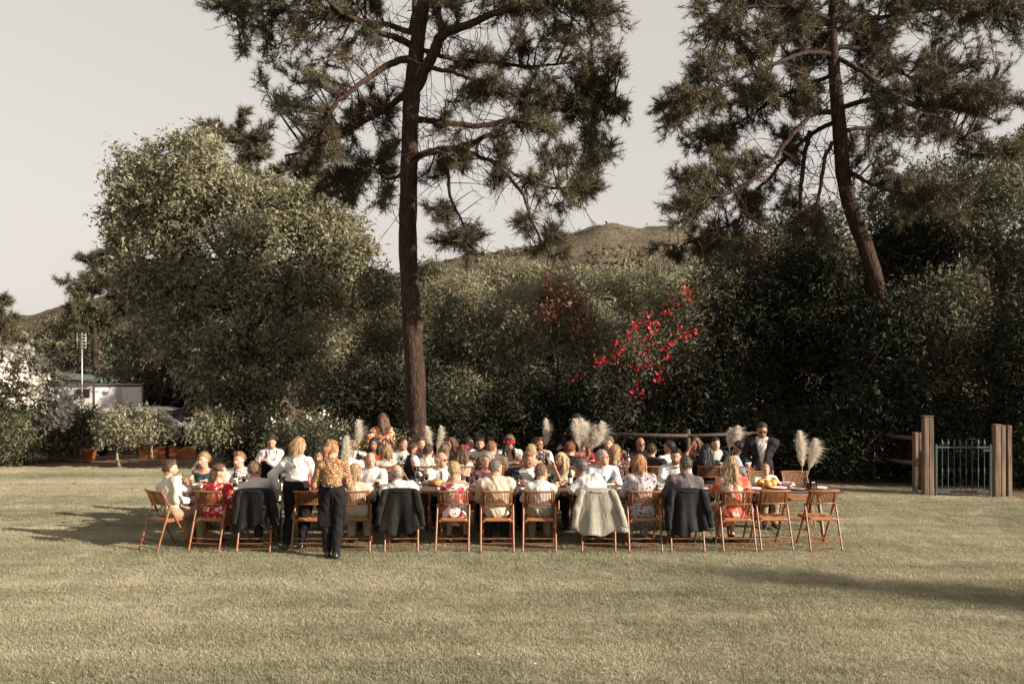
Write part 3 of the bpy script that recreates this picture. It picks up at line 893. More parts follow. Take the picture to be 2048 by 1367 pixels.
# --- the pale leafy tree on the left
YM = 31.0
bl = [pb(*a, YM) for a in [(360, 410, 100, 95), (300, 520, 85, 105), (440, 480, 140, 135), (560, 520, 125, 125), (650, 510, 85, 100), (395, 318, 44, 55), (318, 345, 42, 40), (570, 435, 80, 55), (480, 640, 175, 125), (345, 620, 85, 90), (640, 650, 100, 120),
                               (465, 745, 115, 80), (600, 770, 130, 85), (250, 440, 34, 26), (245, 500, 30, 24), (700, 470, 40, 40), (265, 330, 22, 18), (250, 385, 26, 16), (720, 560, 40, 50), (237, 300, 13, 7), (228, 352, 14, 8), (222, 432, 16, 8), (220, 482, 13, 8), (345, 282, 15, 13), (300, 306, 15, 11), (738, 505, 18, 11), (748, 585, 16, 13), (565, 388, 24, 15), (480, 362, 28, 16), (640, 425, 30, 18), (430, 300, 14, 14)]]
g = np.random.default_rng(55)
for _ in range(70):
    b_ = bl[g.integers(13)]; d_ = unit(g.normal(size=3)); d_[1] = -abs(d_[1]) * .7; d_[2] = abs(d_[2]) if g.random() < .7 else d_[2]
    s_ = g.uniform(.3, .75)
    if b_[2] + d_[2] * b_[5] + s_ > 9.9 - .35 * abs(b_[0] + 10.8): continue
    bl.append((*(np.array(b_[:3]) + d_ * np.array(b_[3:]) * g.uniform(.85, 1.12)), s_ * 1.15, s_, s_ * .8))
bush('broadleaf_tree', 'large pale grey-green leafy tree behind the left end of the tables', 'tree', bl, 120000, G_pale, 0.15, 0.62, True, 1, stems=22, base=(X_at(500, YM), YM, 0), r0=0.22, trunk_name='trunk', clump=48, spread=0.2, shell=0.4)

# --- left yard
bl = [pb(*a, 25.2) for a in [(30, 790, 85, 95), (80, 810, 60, 85), (-30, 800, 80, 110), (120, 850, 45, 55), (20, 860, 80, 55)]]
g = np.random.default_rng(77)
fp = surface_pts(bl, 260, g, True, 0.0)
bush('oleander_bush', 'tall oleander covered in white flowers at the left edge', 'shrub', bl, 15000, G_mid, 0.16, 0.25, True, 2, flowers=[(fp, F_white, 12, 0.06, 'blossoms')], stems=12)
bush('rounded_shrub', 'rounded olive shrub at the left edge of the lawn', 'shrub', [pb(30, 875, 44, 46, 23.9), pb(5, 890, 40, 35, 24)], 5200, G_mid, 0.11, 0.35, True, 3)
bush('leafy_shrub', 'dark leafy shrub right of the white oleander', 'shrub', [pb(130, 875, 45, 42, 25.6), pb(165, 855, 30, 35, 26)], 4500, G_mid, 0.12, 0.35, True, 4)
bush('tree', 'green tree behind the shed with the antenna', 'tree', [pb(*a, 47) for a in [(120, 690, 60, 50), (190, 665, 70, 55), (220, 740, 60, 50), (90, 740, 50, 50)]], 9000, G_mid, 0.2, 0.45, True, 5, trunk_name='trunk', r0=.15)
bush('leafy_shrub', 'tangled shrub with bare twigs behind the box truck', 'shrub', [pb(*a, 33) for a in [(300, 710, 80, 70), (260, 770, 60, 45), (350, 760, 60, 60)]], 8000, G_mid, 0.16, 0.45, True, 6, stems=20, bark=M_bark_l)
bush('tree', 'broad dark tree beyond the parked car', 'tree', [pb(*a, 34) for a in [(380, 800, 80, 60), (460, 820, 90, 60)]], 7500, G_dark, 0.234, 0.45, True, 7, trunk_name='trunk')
for k, (bx, by, cr, lab) in enumerate([
        (240, 935, [(240, 838, 32, 30), (222, 862, 28, 24), (268, 858, 26, 26), (246, 880, 28, 18)], 'small citrus tree on a thin trunk in front of the box truck'),
        (303, 918, [(298, 842, 28, 26), (320, 862, 26, 22), (285, 868, 22, 20)], 'small citrus tree in front of the terracotta planters'),
        (385, 938, [(408, 845, 26, 26), (438, 858, 40, 28), (400, 868, 24, 20), (465, 868, 26, 24)], 'crooked pale-stemmed citrus tree behind the woman in teal')]):
    Yk = F_PX * H_CAM / (by - Y_HOR)
    bush('citrus_tree', lab, 'tree', [pb(*a, Yk) for a in cr], 2300, G_pale, 0.1, 0.45, False, 20 + k, trunk_name='trunk', r0=0.045, bark=M_bark_l, base=(X_at(bx, Yk), Yk, 0), clump=14, spread=0.1, stems=6)
bush('flowering_shrub', 'low shrub sprinkled with small white flowers behind the waitresses', 'shrub', [pb(*a, 23.0) for a in [(560, 880, 60, 38), (630, 870, 60, 42), (690, 885, 50, 36)]], 7500, G_mid, 0.1, 0.38, True, 30,
     flowers=[(surface_pts([pb(*a, 23.0) for a in [(560, 880, 60, 38), (630, 870, 60, 42), (690, 885, 50, 36)]], 60, np.random.default_rng(4), True, 0), F_white, 3, 0.05, 'blossoms')])
bush('leafy_shrub', 'dark green shrub between the crooked citrus tree and the white-flowered shrub', 'shrub', [pb(*a, 23.6) for a in [(490, 885, 45, 35), (520, 870, 50, 42)]], 7312, G_dark, 0.117, 0.4, True, 31)
bush('yellow_flower_bush', 'low bush of yellow flowers at the foot of the tall pine', 'shrub', [pb(*a, 19.6) for a in [(795, 886, 20, 14), (740, 888, 22, 12)]], 1200, G_mid, 0.07, 0.4, True, 32,
     flowers=[(surface_pts([pb(*a, 19.6) for a in [(795, 886, 20, 14), (740, 888, 22, 12)]], 50, np.random.default_rng(6), True, -0.2), F_yellow, 3, 0.035, 'blossoms')])

# --- bank of trees and shrubs behind the tables
def S(label, blobs, Y, n, mat, size, seed, cat='shrub', name='leafy_shrub', **k):
    return bush(name, label, cat, [pb(*a, Y) for a in blobs], n, mat, size, k.pop('aspect', 0.42), k.pop('tri', True), seed, group=k.pop('group', None), **k)
S('tall pale shrub just left of the pine trunk', [(755, 580, 40, 45), (770, 650, 45, 70), (745, 720, 50, 60)], 28, 9000, G_mid, 0.13, 40)
S('small sunlit tree top peeping out right of the pine trunk', [(858, 540, 26, 18), (850, 575, 30, 30)], 42, 3000, G_mid, 0.17, 41, 'tree', 'tree', trunk_name='trunk')
S('far sunlit bush below the hill crest, left of the centre tree', [(930, 585, 60, 40), (880, 610, 45, 45)], 40, 6500, G_pale, 0.17, 42)
S('far sunlit bush on the slope behind the centre tree', [(1010, 565, 65, 40), (1080, 560, 55, 36)], 42, 6500, G_pale, 0.18, 43)
S('far olive bush on the slope above the red flowers', [(1190, 572, 75, 42), (1260, 580, 60, 40)], 40, 7000, G_pale, 0.18, 44)
S('far olive bush on the slope left of the leaning pine', [(1340, 570, 80, 42), (1430, 575, 60, 50)], 38, 7500, G_pale, 0.18, 45)
S('high shrub filling the slope under the far left of the hill', [(800, 640, 50, 60), (840, 620, 40, 40)], 36, 4500, G_mid, 0.16, 46)
S('leafy centre tree with dry reddish sprays on its top', [(1060, 650, 105, 85), (1150, 650, 80, 85), (985, 690, 65, 75), (1100, 735, 125, 85), (1115, 590, 50, 34), (1190, 700, 55, 70)], 25.5, 26000, G_pale, 0.12, 47, 'tree', 'broadleaf_tree', tri=False, trunk_name='trunk', r0=0.1, stems=10, base=(X_at(1120, 25.5), 25.5, 0),
  extra=[([pb(1112, 572, 22, 22, 24.2), pb(1140, 610, 30, 35, 24.2), pb(1095, 625, 25, 18, 24.2), pb(1160, 650, 22, 24, 24.2)], 1500, G_dry, 0.12, 'dry_leaves')])
S('dark shrub left of the centre tree', [(910, 660, 60, 65), (890, 740, 60, 70), (940, 720, 55, 50)], 26, 11000, G_mid, 0.12, 48)
S('lighter rounded bush right of the pine trunk', [(925, 785, 44, 40), (905, 830, 40, 40)], 23.2, 6000, G_mid, 0.1, 49)
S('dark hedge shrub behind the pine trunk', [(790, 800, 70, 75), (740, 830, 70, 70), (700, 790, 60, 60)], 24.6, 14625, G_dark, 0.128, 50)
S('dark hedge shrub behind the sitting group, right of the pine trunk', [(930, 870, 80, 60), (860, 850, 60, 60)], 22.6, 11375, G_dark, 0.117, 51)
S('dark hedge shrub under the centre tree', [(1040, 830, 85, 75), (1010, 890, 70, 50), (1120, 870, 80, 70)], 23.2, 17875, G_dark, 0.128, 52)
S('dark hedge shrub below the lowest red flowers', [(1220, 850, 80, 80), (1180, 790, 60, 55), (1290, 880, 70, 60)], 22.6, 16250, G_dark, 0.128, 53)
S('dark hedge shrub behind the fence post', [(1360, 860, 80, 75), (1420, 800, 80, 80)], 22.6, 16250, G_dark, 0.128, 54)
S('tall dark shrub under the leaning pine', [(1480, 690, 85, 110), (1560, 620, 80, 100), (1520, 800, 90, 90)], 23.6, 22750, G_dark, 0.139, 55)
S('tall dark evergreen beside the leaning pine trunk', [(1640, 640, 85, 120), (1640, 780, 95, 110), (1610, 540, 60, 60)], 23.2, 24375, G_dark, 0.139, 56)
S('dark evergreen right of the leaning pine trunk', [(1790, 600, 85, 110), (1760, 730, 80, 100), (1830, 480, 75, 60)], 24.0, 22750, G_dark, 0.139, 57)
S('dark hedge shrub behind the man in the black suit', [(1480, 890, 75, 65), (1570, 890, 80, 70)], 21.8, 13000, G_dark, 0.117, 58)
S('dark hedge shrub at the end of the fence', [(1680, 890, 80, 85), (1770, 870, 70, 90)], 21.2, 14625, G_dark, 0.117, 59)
S('glossy tree with sunlit leaves above the iron gate', [(1900, 640, 80, 110), (1930, 760, 80, 90), (1860, 770, 60, 90)], 21.6, 16000, G_mid, 0.11, 60, 'tree', 'broadleaf_tree', trunk_name='trunk', r0=0.12)
S('olive tree at the right edge of the picture', [(2010, 460, 75, 85), (1930, 440, 60, 55), (2060, 560, 70, 100), (1990, 380, 50, 40)], 23.0, 15000, G_mid, 0.12, 61, 'tree', 'broadleaf_tree', trunk_name='trunk', r0=0.14)
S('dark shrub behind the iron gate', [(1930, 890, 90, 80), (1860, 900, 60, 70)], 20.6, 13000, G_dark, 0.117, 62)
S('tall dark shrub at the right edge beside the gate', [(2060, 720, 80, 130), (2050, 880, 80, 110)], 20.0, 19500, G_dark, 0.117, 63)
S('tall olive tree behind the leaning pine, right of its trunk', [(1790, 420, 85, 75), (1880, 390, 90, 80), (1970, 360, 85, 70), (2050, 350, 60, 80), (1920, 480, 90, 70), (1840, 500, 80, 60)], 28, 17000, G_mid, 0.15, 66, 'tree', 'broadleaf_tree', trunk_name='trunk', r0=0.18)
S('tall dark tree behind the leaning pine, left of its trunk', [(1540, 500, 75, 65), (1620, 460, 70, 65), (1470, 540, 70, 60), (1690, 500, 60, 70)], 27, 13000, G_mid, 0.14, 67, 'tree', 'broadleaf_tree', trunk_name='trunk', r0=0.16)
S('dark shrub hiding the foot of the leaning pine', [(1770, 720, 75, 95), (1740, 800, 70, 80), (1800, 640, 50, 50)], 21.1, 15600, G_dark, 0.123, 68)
S('dark tree crown over the hill at the upper right', [(2030, 300, 40, 28), (2075, 290, 40, 40)], 60, 3000, G_dark, 0.3, 64, 'tree', 'tree', trunk_name='trunk')
fl = [(1780, 430), (1825, 445), (1722, 475), (1675, 535), (1690, 525), (1573, 555), (1480, 597), (1543, 598), (1498, 625), (1617, 595), (1608, 628), (1578, 658), (1455, 672), (1490, 695), (1565, 695), (1545, 730), (1550, 775), (1385, 720), (1390, 740), (1365, 775), (1385, 805), (1290, 800), (1310, 820), (1285, 830), (1265, 850), (1187, 895), (1145, 938), (1755, 655), (1797, 660), (1805, 685), (1840, 655), (1720, 708), (1668, 738), (1655, 742), (1680, 795), (1590, 830), (1550, 850), (1510, 875), (1625, 905), (1635, 940), (1490, 950), (1490, 980), (1480, 1010), (1535, 1030), (1500, 1065), (1730, 1050), (1395, 1115)]
rb = [(1290, 700, 85, 90), (1345, 640, 50, 55), (1225, 745, 50, 45), (1370, 690, 50, 55), (1280, 790, 70, 50), (1350, 740, 50, 60)]
fpts = []
g = np.random.default_rng(8)
for (u, v_) in fl:
    fpts.append(at(760 + u * 0.342, 440 + v_ * 0.342, 22.3 + 0.15 * g.normal()))
S('bougainvillea shrub with crimson flower clusters at the edge of the dark hedge', rb, 23.4, 16000, G_mid, 0.11, 65, 'shrub', 'bougainvillea', flowers=[(fpts, F_red, 8, 0.06, 'blossoms')])

# the hedge and trees go on beyond the right edge of the picture
for k, (x, y, h, w) in enumerate([(14.2, 21.0, 6.2, 2.2), (16.5, 22.5, 8.0, 2.8), (19.5, 19.0, 7.5, 2.6), (14.5, 25.5, 9.0, 3.0)]):
    bush('broadleaf_tree', 'leafy tree continuing the hedge beyond the right edge, ' + ['nearest the gate', 'second from the gate', 'farthest right', 'farthest back'][k], 'tree',
         [(x, y, h * 0.55, w, w, h * 0.42), (x + .4, y, h * 0.8, w * .7, w * .7, h * 0.22), (x - .3, y - .2, h * .28, w * .9, w * .9, h * .28)], 6000, G_mid, 0.24, 0.45, True, 90 + k, trunk_name='trunk', r0=0.16, base=(x, y, 0))

# trees standing outside the picture on the right, whose long shadows cross the lawn
for k, (x, y, h, w) in enumerate([(30.0, 0.4, 11.0, 0.75)]):
    bush('shade_tree', 'slim tree right of the lawn, its long shadow crossing the foreground grass', 'tree',
         [(x, y, h * 0.62, w * 0.8, w * 0.55, h * 0.36), (x + 0.5, y + 0.2, h * 0.8, w * 0.6, w * 0.45, h * 0.2)], 2600, G_mid, 0.24, 0.45, True, 80 + k, trunk_name='trunk', r0=0.16, base=(x, y, 0))

# scrub on the hillside
g = np.random.default_rng(12)
n = 5500
y = 75 + 250 * g.random(n) ** 0.8
t = g.uniform(-0.62, 0.62, n)
x = t * y
z = hill_z(x, y)
sz = (0.4 + 2.2 * g.random(n) ** 2.5) * (0.35 + 1.3 * smooth(.4, .6, fbm(x * .06, y * .06, 77, 3))) * (1 - .6 * smooth(230, 310, y))
m = 22
dirs = unit(g.normal(size=(n, m, 3)) * np.array([1, 1, .7]) + np.array([0, 0, .35]))
P = np.stack([x, y, z], -1)[:, None] + dirs * sz[:, None, None] * np.array([1, 1, .75]) * g.random((n, m, 1)) ** .4
V, T = leaf_geo(P.reshape(-1, 3), dirs.reshape(-1, 3), 1.0, 0.8, g, True)
V = V.reshape(-1, 3, 3); c = V.mean(1, keepdims=True)
V = (c + (V - c) * np.repeat(sz * 0.38, m)[:, None, None]).reshape(-1, 3)
M_scrub = leaf_mat('hillside_scrub', [(0, (0.05, 0.048, 0.03)), (0.5, (0.1, 0.09, 0.058)), (1, (0.16, 0.135, 0.09))], 0.1, 0.9, 0.05)
tag(link('hillside_scrub', mesh_data('hillside_scrub', V, [T], M_scrub, False, np.repeat(g.random(n), m))), 'low scrub bushes covering the hillside', 'scrub', kind='stuff')
# ------------------------------------------------------------------ bodies: smooth distance fields turned into one surface
def smin(a, b, k):
    h = np.maximum(k - np.abs(a - b), 0) / k
    return np.minimum(a, b) - h * h * k * 0.25

def d_cone(P, a, b, r1, r2):
    ba = b - a
    t = np.clip(((P - a) @ ba) / max(ba @ ba, 1e-9), 0, 1)
    return np.linalg.norm(P - a - t[..., None] * ba, axis=-1) - (r1 + (r2 - r1) * t)

def d_ell(P, c, r, Rm=None):
    q = P - c
    if Rm is not None: q = q @ Rm                     # world -> local (columns of Rm are the axes)
    k0 = np.linalg.norm(q / r, axis=-1)
    k1 = np.linalg.norm(q / (r * r), axis=-1)
    return k0 * (k0 - 1) / (k1 + 1e-9)

def d_torus(P, c, ax, Rr, r):
    q = P - c
    h = q @ ax
    rho = np.sqrt(np.maximum((q * q).sum(-1) - h * h, 0))
    return np.sqrt((rho - Rr) ** 2 + h * h) - r

class Field:
    def __init__(s, lo, hi, h):
        s.lo, s.h = np.array(lo, float), h
        n = np.ceil((np.array(hi) - s.lo) / h).astype(int) + 1
        s.ax = [s.lo[k] + h * np.arange(n[k]) for k in range(3)]
        s.n = n
        s.F = np.full(n, 9.0)
    def sl(s, lo, hi):
        i0 = np.clip(np.floor((lo - s.lo) / s.h).astype(int), 0, s.n - 1)
        i1 = np.clip(np.ceil((hi - s.lo) / s.h).astype(int) + 1, 1, s.n)
        return i0, i1
    def pts(s, i0, i1):
        g = np.meshgrid(*[s.ax[k][i0[k]:i1[k]] for k in range(3)], indexing='ij')
        return np.stack(g, -1)
    def put(s, prim, k=0.03, infl=0.0):
        kind = prim[0]
        m = infl + k + 2.5 * s.h
        if kind == 'c':
            _, a, b, r1, r2 = prim
            rm = max(r1, r2) + m
            lo, hi = np.minimum(a, b) - rm, np.maximum(a, b) + rm
        elif kind == 'e':
            _, c, r, Rm = prim
            rm = max(r) + m
            lo, hi = c - rm, c + rm
        elif kind == 't':
            _, c, ax, Rr, r = prim
            lo, hi = c - Rr - r - m, c + Rr + r + m
        i0, i1 = s.sl(lo, hi)
        if (i1 <= i0).any(): return
        P = s.pts(i0, i1)
        if kind == 'c': d = d_cone(P, a, b, r1, r2)
        elif kind == 'e': d = d_ell(P, c, np.array(r), Rm)
        else: d = d_torus(P, c, ax, Rr, r)
        v = s.F[i0[0]:i1[0], i0[1]:i1[1], i0[2]:i1[2]]
        v[...] = smin(v, d - infl, k)
    def mesh(s):
        F = s.F; h = s.h
        S = F < 0
        n = np.array(F.shape)
        c = np.zeros(n - 1, np.int8)
        offs = [(i, j, k) for i in (0, 1) for j in (0, 1) for k in (0, 1)]
        for (i, j, k) in offs:
            c += S[i:n[0] - 1 + i, j:n[1] - 1 + j, k:n[2] - 1 + k]
        act = (c > 0) & (c < 8)
        idx = np.argwhere(act)
        if len(idx) == 0: return np.zeros((0, 3)), np.zeros((0, 4), int)
        ids = np.full(act.shape, -1, int); ids[act] = np.arange(len(idx))
        cv = np.stack([F[idx[:, 0] + i, idx[:, 1] + j, idx[:, 2] + k] for (i, j, k) in offs], 1)
        acc = np.zeros((len(idx), 3)); cnt = np.zeros(len(idx))
        O = np.array(offs, float)
        for a in range(8):
            for b in range(a + 1, 8):
                if abs(O[a] - O[b]).sum() != 1: continue
                m = (cv[:, a] < 0) != (cv[:, b] < 0)
                t = cv[m, a] / (cv[m, a] - cv[m, b])
                acc[m] += O[a] + t[:, None] * (O[b] - O[a]); cnt[m] += 1
        V = s.lo + h * (idx + acc / cnt[:, None])
        Q = []
        for ax in range(3):
            sl0 = [slice(None)] * 3; sl1 = [slice(None)] * 3
            sl0[ax] = slice(0, -1); sl1[ax] = slice(1, None)
            A, B = S[tuple(sl0)], S[tuple(sl1)]
            e = np.argwhere(A != B)
            o1, o2 = (ax + 1) % 3, (ax + 2) % 3
            ok = (e[:, o1] > 0) & (e[:, o2] > 0) & (e[:, o1] < n[o1] - 1) & (e[:, o2] < n[o2] - 1)
            e = e[ok]
            ins = A[tuple(e.T)]
            q = []
            for (u, v) in ((0, 0), (-1, 0), (-1, -1), (0, -1)):
                f = e.copy(); f[:, o1] += u; f[:, o2] += v
                q.append(ids[tuple(f.T)])
            q = np.stack(q, 1)
            q[~ins] = q[~ins][:, ::-1]
            Q.append(q)
        Q = np.concatenate(Q)
        Q = Q[(Q >= 0).all(1)]
        return V, Q[:, ::-1] if False else Q

def rot_z(a):
    c, s = math.cos(a), math.sin(a)
    return np.array([[c, -s, 0], [s, c, 0], [0, 0, 1.0]])
def rot_x(a):
    c, s = math.cos(a), math.sin(a)
    return np.array([[1.0, 0, 0], [0, c, -s], [0, s, c]])
def rot_y(a):
    c, s = math.cos(a), math.sin(a)
    return np.array([[c, 0, s], [0, 1.0, 0], [-s, 0, c]])

A3 = lambda *v: np.array(v, float)

# ---- heads (facing +Y, centre of the skull at the origin, about 0.235 high)
def head_geo(fem, h):
    f = Field((-.11, -.13, -.17), (.11, .15, .15), h)
    w = 0.94 if fem else 1.0
    f.put(('e', A3(0, -.012, .022), (.076 * w, .096, .098), None), .02)
    f.put(('e', A3(0, .028, -.035), (.062 * w, .066, .085 if fem else .088), None), .03)
    f.put(('c', A3(-.026 * w, .05, -.098), A3(.026 * w, .05, -.098), .024, .024), .03)          # chin
    f.put(('e', A3(0, .072, .03), (.05 * w, .018, .016), None), .02)                            # brow
    for s in (-1, 1):
        f.put(('c', A3(.05 * s * w, .035, -.02), A3(.045 * s * w, .045, -.06), .022, .016), .025)   # cheek
        f.put(('e', A3(.079 * s * w, -.008, -.012), (.011, .022, .033), None), .008)                # ear
    f.put(('c', A3(0, .082, .012), A3(0, .103, -.026), .0085, .0145), .012)                       # nose
    f.put(('c', A3(-.011, .088, -.033), A3(.011, .088, -.033), .011, .011), .008)
    f.put(('c', A3(-.018, .076, -.064), A3(.018, .076, -.064), .0095, .0095), .008)               # mouth
    f.put(('c', A3(0, -.02, -.06), A3(0, -.035, -.165), .05 if fem else .058, .05 if fem else .058), .03)  # neck root
    # eye sockets
    P = f.pts(np.zeros(3, int), f.n)
    for s in (-1, 1):
        d = d_ell(P, A3(.031 * s * w, .092, .006), np.array([.019, .016, .011]))
        f.F = -smin(-f.F, d, .012)
    V, Q = f.mesh()
    return V, Q

def blob_geo(c, r, seg=8, rings=5, Rm=None):
    th = np.linspace(0, PI, rings + 1); ph = np.linspace(0, 2 * PI, seg, endpoint=False)
    V = np.stack([np.outer(np.sin(th), np.cos(ph)), np.outer(np.sin(th), np.sin(ph)), np.repeat(np.cos(th)[:, None], seg, 1)], -1).reshape(-1, 3) * np.array(r)
    if Rm is not None: V = V @ Rm.T
    i = np.arange(rings)[:, None] * seg; j = np.arange(seg)[None]; k = (j + 1) % seg
    return V + np.array(c), np.stack([i + j, i + seg + j, i + seg + k, i + k], -1).reshape(-1, 4)

_heads = {}
def head_parts(fem, fine):
    """list of (V, Q, material index): 0 skin, 1 eye white, 2 dark, 3 lip"""
    key = (fem, fine)
    if key in _heads: return _heads[key]
    V, Q = head_geo(fem, 0.0095 if fine else 0.0135)
    w = 0.94 if fem else 1.0
    out = [(V, Q, 0)]
    for s in (-1, 1):
        V, Q = blob_geo((.031 * s * w, .077, .005), (.0125, .0095, .0075), 8, 4); out.append((V, Q, 1))
        V, Q = blob_geo((.031 * s * w, .0852, .005), (.0062, .003, .0062), 6, 3); out.append((V, Q, 2))
        V, Q, T = tube_geo([(.014 * s * w, .086, .024), (.032 * s * w, .086, .029), (.049 * s * w, .073, .022)], [.003, .0042, .002], 5, False); out.append((V, Q, 2))
    V, Q, T = tube_geo([(-.022, .0785, -.062), (-.008, .086, -.060), (.008, .086, -.060), (.022, .0785, -.062)], [.002, .0048, .0048, .002], 5, False); out.append((V, Q, 3))
    V, Q, T = tube_geo([(-.02, .0775, -.067), (0, .0855, -.0715), (.02, .0775, -.067)], [.002, .0055, .002], 5, False); out.append((V, Q, 3))
    _heads[key] = out
    return out

# ---- hair styles in the head's own frame
def hair_geo(style, h=0.012):
    f = Field((-.19, -.26, -.50), (.19, .17, .25), h)
    if style in ('balding',):
        f.put(('e', A3(0, -.025, -.005), (.084, .092, .088), None), .01)
    elif style == 'curly':
        f.put(('e', A3(0, -.016, .045), (.094, .112, .106), None), .02)
    elif style == 'quiff':
        f.put(('e', A3(0, -.016, .031), (.082, .102, .103), None), .02)
        f.put(('c', A3(-.03, .045, .118), A3(.03, .04, .122), .02, .02), .03)
    elif style in ('baby',):
        f.put(('e', A3(0, -.014, .026), (.080, .100, .100), None), .02)
    else:
        f.put(('e', A3(0, -.016, .030), (.083, .103, .103), None), .02)
    P = f.pts(np.zeros(3, int), f.n)
    x, y, z = P[..., 0], P[..., 1], P[..., 2]
    # face opening: hair stays behind a slanted plane; nape line below
    hl = 0.062 if style not in ('bangs',) else 0.045
    front = (y - 0.018) + (np.minimum(z - hl, 0)) * -0.35 - np.maximum(z - 0.05, 0) * 1.35
    front = front + .005 * np.sin(x * 120 + 1) * np.cos(z * 90) + .004 * np.sin(x * 260)
    side = np.where(style in ('short', 'curly', 'quiff', 'balding', 'baby'), 1, 0)
    if style == 'balding':
        f.F = np.maximum(f.F, np.maximum(y - 0.012, z - 0.03))
        f.F = np.maximum(f.F, -z - 0.075)
    else:
        f.F = np.maximum(f.F, front)
        nape = -0.062 if style in ('short', 'curly', 'quiff', 'baby') else -0.09
        # sides of short hair end above the ear in front, lower at the nape
        cut = nape + np.clip((y + 0.03) / 0.05, 0, 1) * (0.075 if style in ('short', 'curly', 'quiff', 'baby') else 0.03)
        f.F = np.maximum(f.F, cut - z)
    if style in ('bob', 'bangs'):
        for s in (-1, 1):
            f.put(('c', A3(.075 * s, -.02, .02), A3(.09 * s, -.012, -.12), .034, .026), .03)
        f.put(('c', A3(-.04, -.085, .0), A3(-.055, -.075, -.13), .05, .034), .03)
        f.put(('c', A3(.04, -.085, .0), A3(.055, -.075, -.13), .05, .034), .03)
    if style in ('long', 'straight'):
        ln = -.34 if style == 'long' else -.27
        for s in (-1, 0, 1):
            f.put(('c', A3(.06 * s, -.07, .0), A3(.075 * s, -.115, ln * 0.6), .046, .042), .03)
            f.put(('c', A3(.075 * s, -.115, ln * 0.6), A3(.06 * s, -.12, ln), .042, .022), .03)
        for s in (-1, 1):
            f.put(('c', A3(.076 * s, -.01, .03), A3(.092 * s, -.03, -.14), .03, .028), .03)
            f.put(('c', A3(.092 * s, -.03, -.14), A3(.10 * s, -.0, ln * 0.85), .028, .018), .03)
    if style == 'frontlong':
        for s in (-1, 1):
            f.put(('c', A3(.074 * s, .0, .04), A3(.09 * s, .015, -.14), .028, .032), .03)
            f.put(('c', A3(.09 * s, .015, -.14), A3(.085 * s, .07, -.36), .032, .02), .03)
            f.put(('c', A3(.05 * s, -.08, .0), A3(.06 * s, -.11, -.3), .05, .03), .03)
    if style == 'pony':
        f.put(('c', A3(0, -.11, .03), A3(0, -.15, -.01), .03, .036), .02)
        f.put(('c', A3(0, -.15, -.01), A3(-.012, -.14, -.15), .038, .016), .02)
    if style == 'bun':
        f.put(('e', A3(0, -.115, .085), (.046, .046, .042), None), .02)
    if style == 'braid':
        f.put(('t', A3(0, -.02, .06), A3(0, .25, .968), .082, .016), .015)
        f.put(('c', A3(-.05, -.09, -.02), A3(-.09, -.11, -.2), .05, .042), .03)
        f.put(('c', A3(.03, -.09, -.02), A3(-.03, -.12, -.22), .05, .042), .03)
        f.put(('c', A3(-.06, -.115, -.2), A3(-.09, -.1, -.4), .05, .02), .03)
    # locks: fine waves running down the hair
    ang = np.arctan2(x, -y + 0.02)
    amp = .009 if style == 'curly' else .0045
    fr = 9 if style == 'curly' else 17
    wv = np.sin(ang * fr + 3 * np.sin(z * 25)) * 0.6 + np.sin(ang * fr * 1.7 + z * 20) * 0.4
    if style == 'curly': wv = np.sin(x * 150) * np.sin(y * 150 + 1) * np.sin(z * 150)
    f.F = f.F + amp * wv
    V, Q = f.mesh()
    # loose strands lying over the mass and breaking its outline
    g = np.random.default_rng(len(style) * 7 + ord(style[0]))
    fc = V[Q].mean(1); fn = unit(np.cross(V[Q[:, 2]] - V[Q[:, 0]], V[Q[:, 3]] - V[Q[:, 1]]))
    fn = np.where(((fc - A3(0, -.02, 0)) * fn).sum(1, keepdims=True) < 0, -fn, fn)
    n = 420
    k = g.integers(0, len(Q), n)
    p, nn = fc[k], fn[k]
    shortish = style in ('short', 'curly', 'quiff', 'balding', 'baby', 'pony', 'bun', 'braid')
    dn = A3(0, -.5, .1) if shortish else A3(0, -.15, -1)
    d = unit(dn + g.normal(size=(n, 3)) * (.7 if shortish else .16)); d = unit(d - nn * (d * nn).sum(1, keepdims=True) + nn * (.35 if shortish else .08))
    ln = (.03 if shortish else .09) * (.5 + g.random((n, 1)))
    sd = unit(np.cross(d, nn)) * (.0032 if shortish else .0038)
    e1 = p + d * ln * .5 + nn * .005; e2 = p + d * ln + nn * (.004 if shortish else -.004) + A3(0, 0, -.25) * ln
    SV = np.stack([p - sd, p + sd, e1 + sd, e1 - sd, e2], 1)
    i0 = len(V) + 5 * np.arange(n)
    V = np.vstack([V, SV.reshape(-1, 3)])
    Q = np.vstack([Q, np.stack([i0, i0 + 1, i0 + 2, i0 + 3], 1), np.stack([i0 + 3, i0 + 2, i0 + 4, i0 + 4], 1)[:, [0, 1, 2, 2]]])
    return V, Q

M_hair = {}
def hair_mat(c):
    k = tuple(c)
    if k in M_hair: return M_hair[k]
    m, n, l, b = new_mat('hair')
    v = coord(n, l, 'Object', (1, 1, 0.12))
    f = noise(n, l, v, 75, 3, 0.6, 0.5)
    l.new(ramp(n, l, f, [(0.32, [x * 0.5 for x in c]), (0.52, c), (0.72, [min(1, x * 1.5) for x in c])]), b.inputs['Base Color'])
    b.inputs['Roughness'].default_value = 0.5
    b.inputs['Specular IOR Level'].default_value = 0.35
    bump(n, l, b, f, 0.7, 0.012)
    M_hair[k] = m
    return m
_hair_me = {}
def hair_mesh(style, colour):
    k = (style, tuple(colour))
    if k not in _hair_me:
        if style not in _hair_me: _hair_me[style] = hair_geo(style)
        V, Q = _hair_me[style]
        tri = Q[:, 2] == Q[:, 3]
        _hair_me[k] = mesh_data('hair_' + style, V, [Q[~tri], Q[tri][:, :3]], hair_mat(colour))
    return _hair_me[k]

